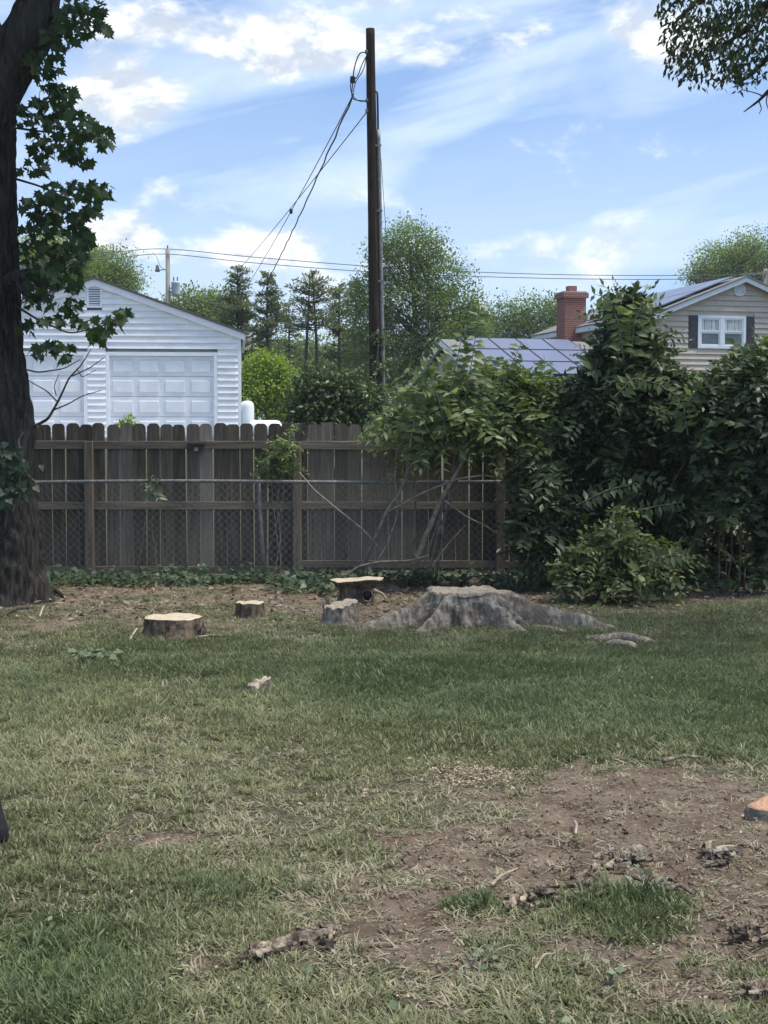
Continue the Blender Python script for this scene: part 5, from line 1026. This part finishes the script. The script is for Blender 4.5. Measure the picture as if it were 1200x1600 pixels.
# ------------------------------------------------------------------ bark, sticks and scraps
def flake_pile(name, label, ang, box, n, size, mat=BARKP, cat='bark', zmax=.03, slabs=1):
    cx, cy, wx, wy = box; p = G(cx, cy); t = thing(name, label, cat, (p[0], p[1], float(gz(p[0], p[1]))), group='bark debris on the lawn')
    k = p[1] / F; ky = G(cx, cy - 1)[1] - p[1]
    for i in range(n):
        u, v = r5.uniform(-1, 1), r5.normal(0, .4); x = u * wx / 2 * k; y = (u * ang * wy / 2 + v * wy / 2) * ky
        L = size * r5.uniform(.4, 1.4); w = size * r5.uniform(.15, .4); a = r5.normal(.5 * ang, .6); cur = r5.uniform(.2, .9) * w; b = MB(); nn = 6; V = []
        for q_ in range(nn):
            s_ = q_ / (nn - 1) - .5
            for e in (-.5, -.17, .17, .5):
                ww = w * (1 - .7 * abs(s_) ** 1.5) * (1 + .4 * (r5.random() - .5)); V.append((s_ * L, e * ww, cur * (1 - 4 * e * e) + r5.normal(0, .003) + .1 * L * s_ * r5.normal(0, .4)))
        m = len(V); V += [(x_, y_, z_ + .004) for x_, y_, z_ in V]; Fc = []
        for q_ in range(nn - 1):
            for e in range(3):
                a0 = q_ * 4 + e; Fc += [(a0, a0 + 1, a0 + 5, a0 + 4), (m + a0 + 4, m + a0 + 5, m + a0 + 1, m + a0)]
        for q_ in range(nn - 1): Fc += [(q_ * 4 + 4, m + q_ * 4 + 4, m + q_ * 4, q_ * 4), (q_ * 4 + 3, m + q_ * 4 + 3, m + q_ * 4 + 7, q_ * 4 + 7)]
        b.add(V, Fc); o = link('bark_flake', b.mesh('bark_flake'), mat if r5.random() < .9 else WOODL, t, (x, y, .012 + r5.uniform(0, zmax)), (r5.normal(0, .35), r5.normal(0, .12), a))
    for k_ in range(slabs):
        Ls, Ws = wx * k * r5.uniform(.75, 1.0) / (1 + .5 * (slabs - 1)), size * r5.uniform(.7, 1.0); a1, a2 = 44, 16; uu, vv = np.meshgrid(np.linspace(-.5, .5, a1), np.linspace(-.5, .5, a2), indexing='ij'); sd_ = int(r5.integers(99))
        wd = Ws * (1 - 1.4 * np.abs(uu) ** 3 * 2) * (1 + .7 * (fbm(uu * 9, 0, 0, sd_, 2) - .5)); zz_ = Ws * .35 * (1 - (2 * vv) ** 2) + .05 * (fbm(uu * Ls * 14, vv * Ws * 60, 0, sd_, 4) - .5) + .03 * (1 - np.abs(2 * vn(uu * Ls * 8, vv * Ws * 90, 1, sd_) - 1)) - .03
        V_ = np.stack([uu * Ls, vv * wd + .25 * Ws * np.sin(uu * 4 + sd_), zz_], -1).reshape(-1, 3); i_ = np.arange(a1 - 1)[:, None] * a2 + np.arange(a2 - 1)[None]
        link('bark_slab', np_mesh('bark_slab', V_, np.stack([i_, i_ + a2, i_ + a2 + 1, i_ + 1], -1).reshape(-1, 4), True), mat, t, ((k_ - (slabs - 1) / 2) * wx * k * .35, (k_ - (slabs - 1) / 2) * wy * ky * .35 * ang, .034), (0, 0, .55 * ang * (1 if ang else 0)))
    return t
flake_pile('bark_pieces', 'rough strip of pale and dark bark flakes near the bottom edge', 1., (455, 1484, 150, 40), 30, .05, slabs=2)
flake_pile('bark_pieces', 'curled bark slabs lying before the long stick', .7, (830, 1411, 90, 36), 24, .05, slabs=2)
flake_pile('bark_pieces', 'line of small bark bits leading up right from the curled slabs', 1., (930, 1368, 110, 46), 26, .035, slabs=2)
flake_pile('bark_pieces', 'brown flaky bark lump at the right edge', .2, (1175, 1466, 70, 40), 24, .05, slabs=2)
flake_pile('bark_pieces', 'reddish scraps of bark in the lower right corner', .3, (1180, 1555, 60, 26), 12, .04)
flake_pile('bark_pieces', 'grey root chunk breaking the bare soil', .4, (990, 1345, 60, 26), 20, .06, OLDW)
flake_pile('bark_pieces', 'dead grey root chunk right of centre in the soil', .1, (1128, 1345, 46, 24), 14, .06, OLDW)
flake_pile('wood_scraps', 'small pale scraps in the middle of the grass', .1, (577, 1247, 22, 10), 6, .03, CUTW, 'wood scraps', slabs=0)
def stick(pxs, r0, r1, label, mat=WOODL, z=.02):
    pts = []
    for q_, (x, y) in enumerate(pxs): p = G(x, y); pts.append((p[0], p[1], float(gz(p[0], p[1])) + z + .012 * (q_ % 2)))
    o = limb(pts, r0 * .65, r1 * .6, None, 'stick', mat, 8, .004); tag(o, label, 'stick', 'sticks on the lawn')
stick([(768, 1390), (782, 1380), (808, 1361)], .012, .007, 'pale straight stick beside the red-brown soil')
stick([(974, 1370), (1000, 1384), (1035, 1398), (1062, 1405)], .008, .006, 'thin dark stick on the right soil', BARKG)
stick([(1042, 1398), (1062, 1396), (1080, 1404)], .016, .012, 'short thick stick end in the right soil', OLDW)
stick([(898, 1290), (901, 1300), (899, 1311)], .012, .008, 'tiny bent pale twig in the bare soil')
stick([(834, 1524), (850, 1503), (866, 1495), (886, 1486)], .007, .003, 'curved pale twig near the bottom')
stick([(1036, 1197), (1065, 1193), (1100, 1190)], .02, .012, 'grey root piece on the far edge of the soil', OLDW)
stick([(1110, 1345), (1125, 1336), (1146, 1330)], .022, .012, 'pale curved root piece in the right soil', WOODL)
stick([(1047, 1382), (1060, 1375)], .016, .012, 'short stub of wood in the right soil', BARKP)
stick([(203, 1003), (214, 990)], .014, .010, 'white splinter left of the nearest stump', CUTW)
stick([(62, 968), (68, 955)], .014, .010, 'pale splinter near the maple foot', CUTW)
stick([(0, 968), (25, 960), (50, 955)], .025, .02, 'dead branch lying by the maple foot', BARKG)
stick([(72, 935), (85, 928), (100, 940)], .04, .03, 'dark root arching out of the maple foot', BARKD)
stick([(310, 999), (330, 998), (350, 996)], .014, .01, 'grey twig beside the nearest stump', OLDW)
stick([(950, 1525), (985, 1522)], .006, .004, 'fine straw-coloured twig low right')
# dark sack cut by the left edge
p = G(-24, 1322); sk = thing('black_sack', 'black rounded sack cut off by the left edge', 'sack', (p[0], p[1], 0.))
n, m = 40, 24; V = []
for q_ in range(m):
    u = q_ / (m - 1); z = .30 * u; r_ = np.interp(u, [0, .05, .2, .5, .75, .9, 1], [.07, .088, .098, .085, .06, .03, .012])
    th = np.linspace(0, 2 * np.pi, n, endpoint=False); w = .018 * (vn(np.cos(th) * 2, np.sin(th) * 2, z * 9, 3) - .5) + .008 * np.sin(th * 9 + z * 12) * u
    V.append(np.stack([(r_ + w) * np.cos(th) - .03 * u, (r_ + w) * np.sin(th), np.full(n, z + .01)], 1))
i = np.arange(m - 1)[:, None] * n + np.arange(n)[None]; j = np.arange(m - 1)[:, None] * n + (np.arange(n)[None] + 1) % n
link('bag', np_mesh('bag', np.concatenate(V), np.stack([i, j, j + n, i + n], -1).reshape(-1, 4), True), BLACKB, sk)
MB().lathe([(.016, .285), (.03, .31), (.045, .35), (.03, .36)], (-.03, 0, 0), 14).build('tied_neck', BLACKB, sk, True, True)

# ------------------------------------------------------------------ litter, chips
def scatter(n, xa, xb, ya, yb): 
    px = r5.uniform(xa, xb, n); py = r5.uniform(ya, yb, n); d = (EYE / ((py - HOR) / F)); return (px - CX) / F * d, d
def litter(name, label, mat, X, Y, size, ar=.5, lift=.012, flatn=.35, tpl=T_TRI, cat='litter'):
    n = len(X); Z = gz(X, Y) + so_z(X, Y) + lift + r5.uniform(0, .012, n)
    o = leaf_obj(name, mat, None, np.stack([X, Y, Z], 1), rdir(n, r5) * np.array([1, 1, .25]), rdir(n, r5) * flatn + np.array([0, 0, 1]), size * (.45 + 1.6 * r5.random(n) ** 3), size * ar * r5.uniform(.6, 1.4, n), r5.uniform(0, 1, n), tpl=tpl); tag(o, label, cat, kind='stuff')
def so_z(X, Y): 
    s_ = masks(X, Y)[0]; return s_ * (fbm(X * 9, Y * 9, 0, 21, 3) - .5) * .075
X, Y = scatter(5000, -60, 1250, 906, 975); k = masks(X, Y)[0] > r5.uniform(.1, .7, len(X)); litter('leaf_litter', 'dry brown leaf litter on the bare ground along the fence', L_LITTER, X[k], Y[k], .06, .6, tpl=T_OVAL, flatn=.6)
X, Y = scatter(14000, -40, 1240, 1180, 1640); k = masks(X, Y)[0] > r5.uniform(.12, 1.0, len(X)); litter('soil_crumbs', 'crumbs of bark and wood scattered over the bare soil', L_LITTER, X[k], Y[k], .015, .55, .004, .8)
X, Y = scatter(260, -40, 1240, 960, 1640); litter('leaf_scraps', 'few pale torn leaves and chips lying across the grass', L_CHIP, X, Y, .017, .6, .022, .8, T_OVAL)
T_CLOD = (np.array([[.5, 0, .05], [0, .5, -.05], [-.5, .1, 0], [-.05, -.5, .05], [.1, .05, .45], [0, 0, -.3]]), np.array([[0, 1, 4], [1, 2, 4], [2, 3, 4], [3, 0, 4], [1, 0, 5], [2, 1, 5], [3, 2, 5], [0, 3, 5]]))
L_CLOD = leaf_mat('soil_clod', (.085, .06, .043), (.20, .155, .115), .0, .95, spec=.1)
X, Y = scatter(16000, -40, 1240, 1190, 1640); k = masks(X, Y)[0] > r5.uniform(.35, 1.1, len(X)); litter('soil_clods', 'loose crumbly soil clods over the bare patch', L_CLOD, X[k], Y[k], .02, 1.1, -.012, .8, T_CLOD)
q_ = r5.normal(size=(2200, 2)) * np.array([1., 1.2]); X = (740 + q_[:, 0] * 34 - CX) / F; pyc = 1216 + q_[:, 1] * 7; Y = EYE * F / (pyc - HOR); litter('wood_chips', 'heap of pale fresh wood chips at the edge of the bare soil', L_CHIP, X * Y, Y, .014, .55, .016, .9)
X, Y = scatter(110, -40, 1240, 1040, 1640); litter('fallen_leaves', 'fallen green leaves dotted over the lawn', L_WEED, X, Y, .034, .6, .026, .7, T_OVAL)

# ------------------------------------------------------------------ grass
def grass_mat():
    m, N = mat_new('grass_blade')
    def at(nm, ty='INSTANCER'): return N.n('ShaderNodeAttribute', attribute_name=nm, attribute_type=ty).outputs['Fac']
    lu, ye, dr, rn = at('lush'), at('yel'), at('dry'), at('rnd'); bl = at('blade', 'GEOMETRY')
    base = N.mix(lu, (.20, .205, .10), (.132, .172, .074)); base = N.mix(N.m('MULTIPLY', ye, .75), base, (.27, .275, .135))
    base = N.mix(N.m('MULTIPLY', rn, .35), base, (.105, .135, .06)); col = N.mix(N.ss(N.m('ADD', dr, N.m('MULTIPLY', bl, .55)), .55, .95), base, (.34, .295, .205))
    v = N.m('ADD', .78, N.m('MULTIPLY', bl, .5)); col = N.mix(1., col, N.xyz(v, v, v), 'MULTIPLY')
    b = N.n('ShaderNodeBsdfPrincipled'); N.l(col, b.inputs['Base Color']); b.inputs['Roughness'].default_value = .5; b.inputs['Specular IOR Level'].default_value = .3
    t = N.n('ShaderNodeBsdfTranslucent'); N.l(col, t.inputs[0]); x = N.n('ShaderNodeMixShader'); x.inputs[0].default_value = .3; N.l(b.outputs[0], x.inputs[1]); N.l(t.outputs[0], x.inputs[2])
    o = N.n('ShaderNodeOutputMaterial'); N.l(x.outputs[0], o.inputs[0]); return m
GM = grass_mat(); r6 = np.random.default_rng(91)
def tuft(kind):
    V, T, A = [], [], []
    nb = {'stand': 20, 'lean': 18, 'flat': 9, 'tall': 9}[kind]; 
    for i in range(nb):
        a = r6.uniform(0, 6.28); rad = .045 * math.sqrt(r6.random()); p = np.array([rad * math.cos(a), rad * math.sin(a), -.008]); az_ = r6.uniform(0, 6.28)
        L = r6.uniform(.6, 1.25) * {'stand': .060, 'lean': .062, 'flat': .07, 'tall': .11}[kind]; w = r6.uniform(.0022, .0042) * (1.5 if kind == 'tall' else 1)
        el_ = {'stand': r6.normal(1.15, .25), 'lean': r6.normal(.7, .3), 'flat': r6.normal(.12, .12), 'tall': r6.normal(1.0, .25)}[kind]; bend = {'stand': r6.uniform(.2, 1.1), 'lean': r6.uniform(.3, 1.3), 'flat': r6.uniform(-.1, .3), 'tall': r6.uniform(.5, 1.5)}[kind]
        s = np.array([-math.sin(az_), math.cos(az_), 0]); b0 = len(V); seg = 3; tn = r6.random()
        for q_ in range(seg + 1):
            u = q_ / seg; ww = w * (1 - u ** 2 * .85) if q_ < seg else 0
            if q_ < seg: V += [p - s * ww, p + s * ww]
            else: V.append(p.copy())
            e = el_ - bend * u; p = p + np.array([math.cos(az_) * math.cos(e), math.sin(az_) * math.cos(e), math.sin(e)]) * L / seg; p[2] = max(p[2], .004)
        for q_ in range(seg - 1): k_ = b0 + 2 * q_; T += [(k_, k_ + 1, k_ + 3), (k_, k_ + 3, k_ + 2)]
        k_ = b0 + 2 * (seg - 1); T.append((k_, k_ + 1, k_ + 2)); A += [tn] * (2 * seg + 1)
    me = np_mesh('tuft', np.array(V), np.array(T), True, {'blade': np.array(A)}); me.materials.append(GM); return me
gc = bpy.data.collections.new('grass_tufts'); kinds = ['stand'] * 4 + ['lean'] * 4 + ['flat'] * 3 + ['tall'] * 2
for i, k in enumerate(kinds): gc.objects.link(bpy.data.objects.new('tuft_%02d' % i, tuft(k)))
def gpoints():
    out = []
    for (ya, yb, dens) in ((3.3, 6, 1600), (6, 8.5, 1250), (8.5, 12, 1000), (12, 16.9, 700)):
        hw = .30 * yb + .7; n = int(2 * hw * (yb - ya) * dens); out.append(np.stack([r6.uniform(-hw, hw, n), r6.uniform(ya, yb, n)], 1))
    return np.concatenate(out)
pt = gpoints(); X, Y = pt[:, 0], pt[:, 1]; so_, lu_, ye_ = masks(X, Y); fn = fbm(X * 5, Y * 4, 0, 41, 3)
dense = np.clip(1.06 - so_ * 1.3 + (fn - .5) * .6, .13, 1); dense = dense * (1 - .55 * sstep(.52, .66, fbm(X * 1.5, Y * 1.1, 0, 88, 4)) * (1 - lu_)); keep = r6.random(len(X)) < dense
for (cx, cy, rr_) in EXCL: keep &= ((X - cx) ** 2 + (Y - cy) ** 2) > rr_ ** 2
keep &= ((X - cs[2]) ** 2 + (Y - MY) ** 2) > .5 ** 2
X, Y, so_, lu_, ye_, fn = [q_[keep] for q_ in (X, Y, so_, lu_, ye_, fn)]; n = len(X)
flatp = np.clip(.12 + so_ * 1.0 - lu_ * .3 + .4 * sstep(.5, .66, fbm(X * 1.5, Y * 1.1, 0, 88, 4)), .02, .93); u = r6.random(n); tallp = np.clip((fbm(X * 1.7, Y * 1.7, 0, 51, 2) - .6) * 1.2, .0, .2) * (so_ < .4)
kind = np.where(u < flatp, r6.integers(8, 11, n), np.where(r6.random(n) < tallp, r6.integers(11, 13, n), np.where(lu_ + r6.normal(0, .3, n) > .5, r6.integers(0, 4, n), r6.integers(0, 8, n))))
hgt = np.where(kind >= 11, .8, 1.) * np.clip(.60 + .28 * lu_ - .25 * so_ + (fn - .5) * .5, .35, 1.4) * r6.uniform(.8, 1.25, n)
cmb = fbm(X * .9, Y * .9, 0, 61, 2) * 6.28
cmb = fbm(X * .8, Y * .8, 0, 61, 3) * 14; tl = np.clip(.1 + .55 * lu_, 0, .6) * r6.uniform(.3, 1.2, n)
rot = np.stack([tl + r6.normal(0, .12, n), r6.normal(0, .12, n), cmb + r6.normal(0, .7, n) + 3.14 * (r6.random(n) < .12)], 1)
thn = fbm(X * 1.5, Y * 1.1, 0, 88, 4); dry = np.clip(so_ * .75 + (.5 - lu_) * .25 + 1.5 * np.clip(thn - .5, 0, .4) * (1 - .6 * lu_) + r6.normal(0, .19, n) - .05, 0, 1)
gme = bpy.data.meshes.new('grass'); gme.vertices.add(n); gme.vertices.foreach_set('co', np.stack([X, Y, gz(X, Y) + so_z(X, Y)], 1).astype(np.float32).ravel())
for nm, v in (('lush', lu_), ('yel', np.clip(ye_ + r6.normal(0, .12, n), 0, 1)), ('dry', dry), ('rnd', r6.random(n))): gme.attributes.new(nm, 'FLOAT', 'POINT').data.foreach_set('value', v.astype(np.float32))
gme.attributes.new('idx', 'INT', 'POINT').data.foreach_set('value', kind.astype(np.int32))
gme.attributes.new('rot', 'FLOAT_VECTOR', 'POINT').data.foreach_set('vector', rot.astype(np.float32).ravel())
gme.attributes.new('scl', 'FLOAT_VECTOR', 'POINT').data.foreach_set('vector', np.stack([hgt * .35 + .65, hgt * .35 + .65, hgt], 1).astype(np.float32).ravel())
go = link('lawn_grass', gme, None); tag(go, 'mown lawn grass, lush in places and worn thin in others', 'grass', kind='stuff')
ng = bpy.data.node_groups.new('grass_scatter', 'GeometryNodeTree'); ng.interface.new_socket('Geometry', in_out='INPUT', socket_type='NodeSocketGeometry'); ng.interface.new_socket('Geometry', in_out='OUTPUT', socket_type='NodeSocketGeometry')
gi, go_ = ng.nodes.new('NodeGroupInput'), ng.nodes.new('NodeGroupOutput'); ip = ng.nodes.new('GeometryNodeInstanceOnPoints'); ci_ = ng.nodes.new('GeometryNodeCollectionInfo')
ci_.inputs['Collection'].default_value = gc; ci_.inputs['Separate Children'].default_value = True; ci_.inputs['Reset Children'].default_value = True
def na(nm, ty): x = ng.nodes.new('GeometryNodeInputNamedAttribute'); x.data_type = ty; x.inputs['Name'].default_value = nm; return x.outputs['Attribute']
e2r = ng.nodes.new('FunctionNodeEulerToRotation'); lk = ng.links.new
lk(gi.outputs[0], ip.inputs['Points']); lk(ci_.outputs[0], ip.inputs['Instance']); ip.inputs['Pick Instance'].default_value = True
lk(na('idx', 'INT'), ip.inputs['Instance Index']); lk(na('rot', 'FLOAT_VECTOR'), e2r.inputs[0]); lk(e2r.outputs[0], ip.inputs['Rotation']); lk(na('scl', 'FLOAT_VECTOR'), ip.inputs['Scale']); lk(ip.outputs[0], go_.inputs[0])
md = go.modifiers.new('scatter', 'NODES'); md.node_group = ng

# ------------------------------------------------------------------ thin summer haze
hz_b = MB().box(-3900, 3900, -3900, 3900, -1.2, 22.).build('haze', None); hz_b['kind'] = 'stuff'; tag(hz_b, 'thin summer haze in the air over the yards', 'haze')
hm, N = mat_new('haze_air'); pv = N.n('ShaderNodeVolumePrincipled'); pv.inputs['Density'].default_value = .0005; pv.inputs['Color'].default_value = (.86, .92, 1, 1); pv.inputs['Anisotropy'].default_value = .2
ho = N.n('ShaderNodeOutputMaterial'); N.l(pv.outputs[0], ho.inputs['Volume']); hz_b.data.materials.append(hm)
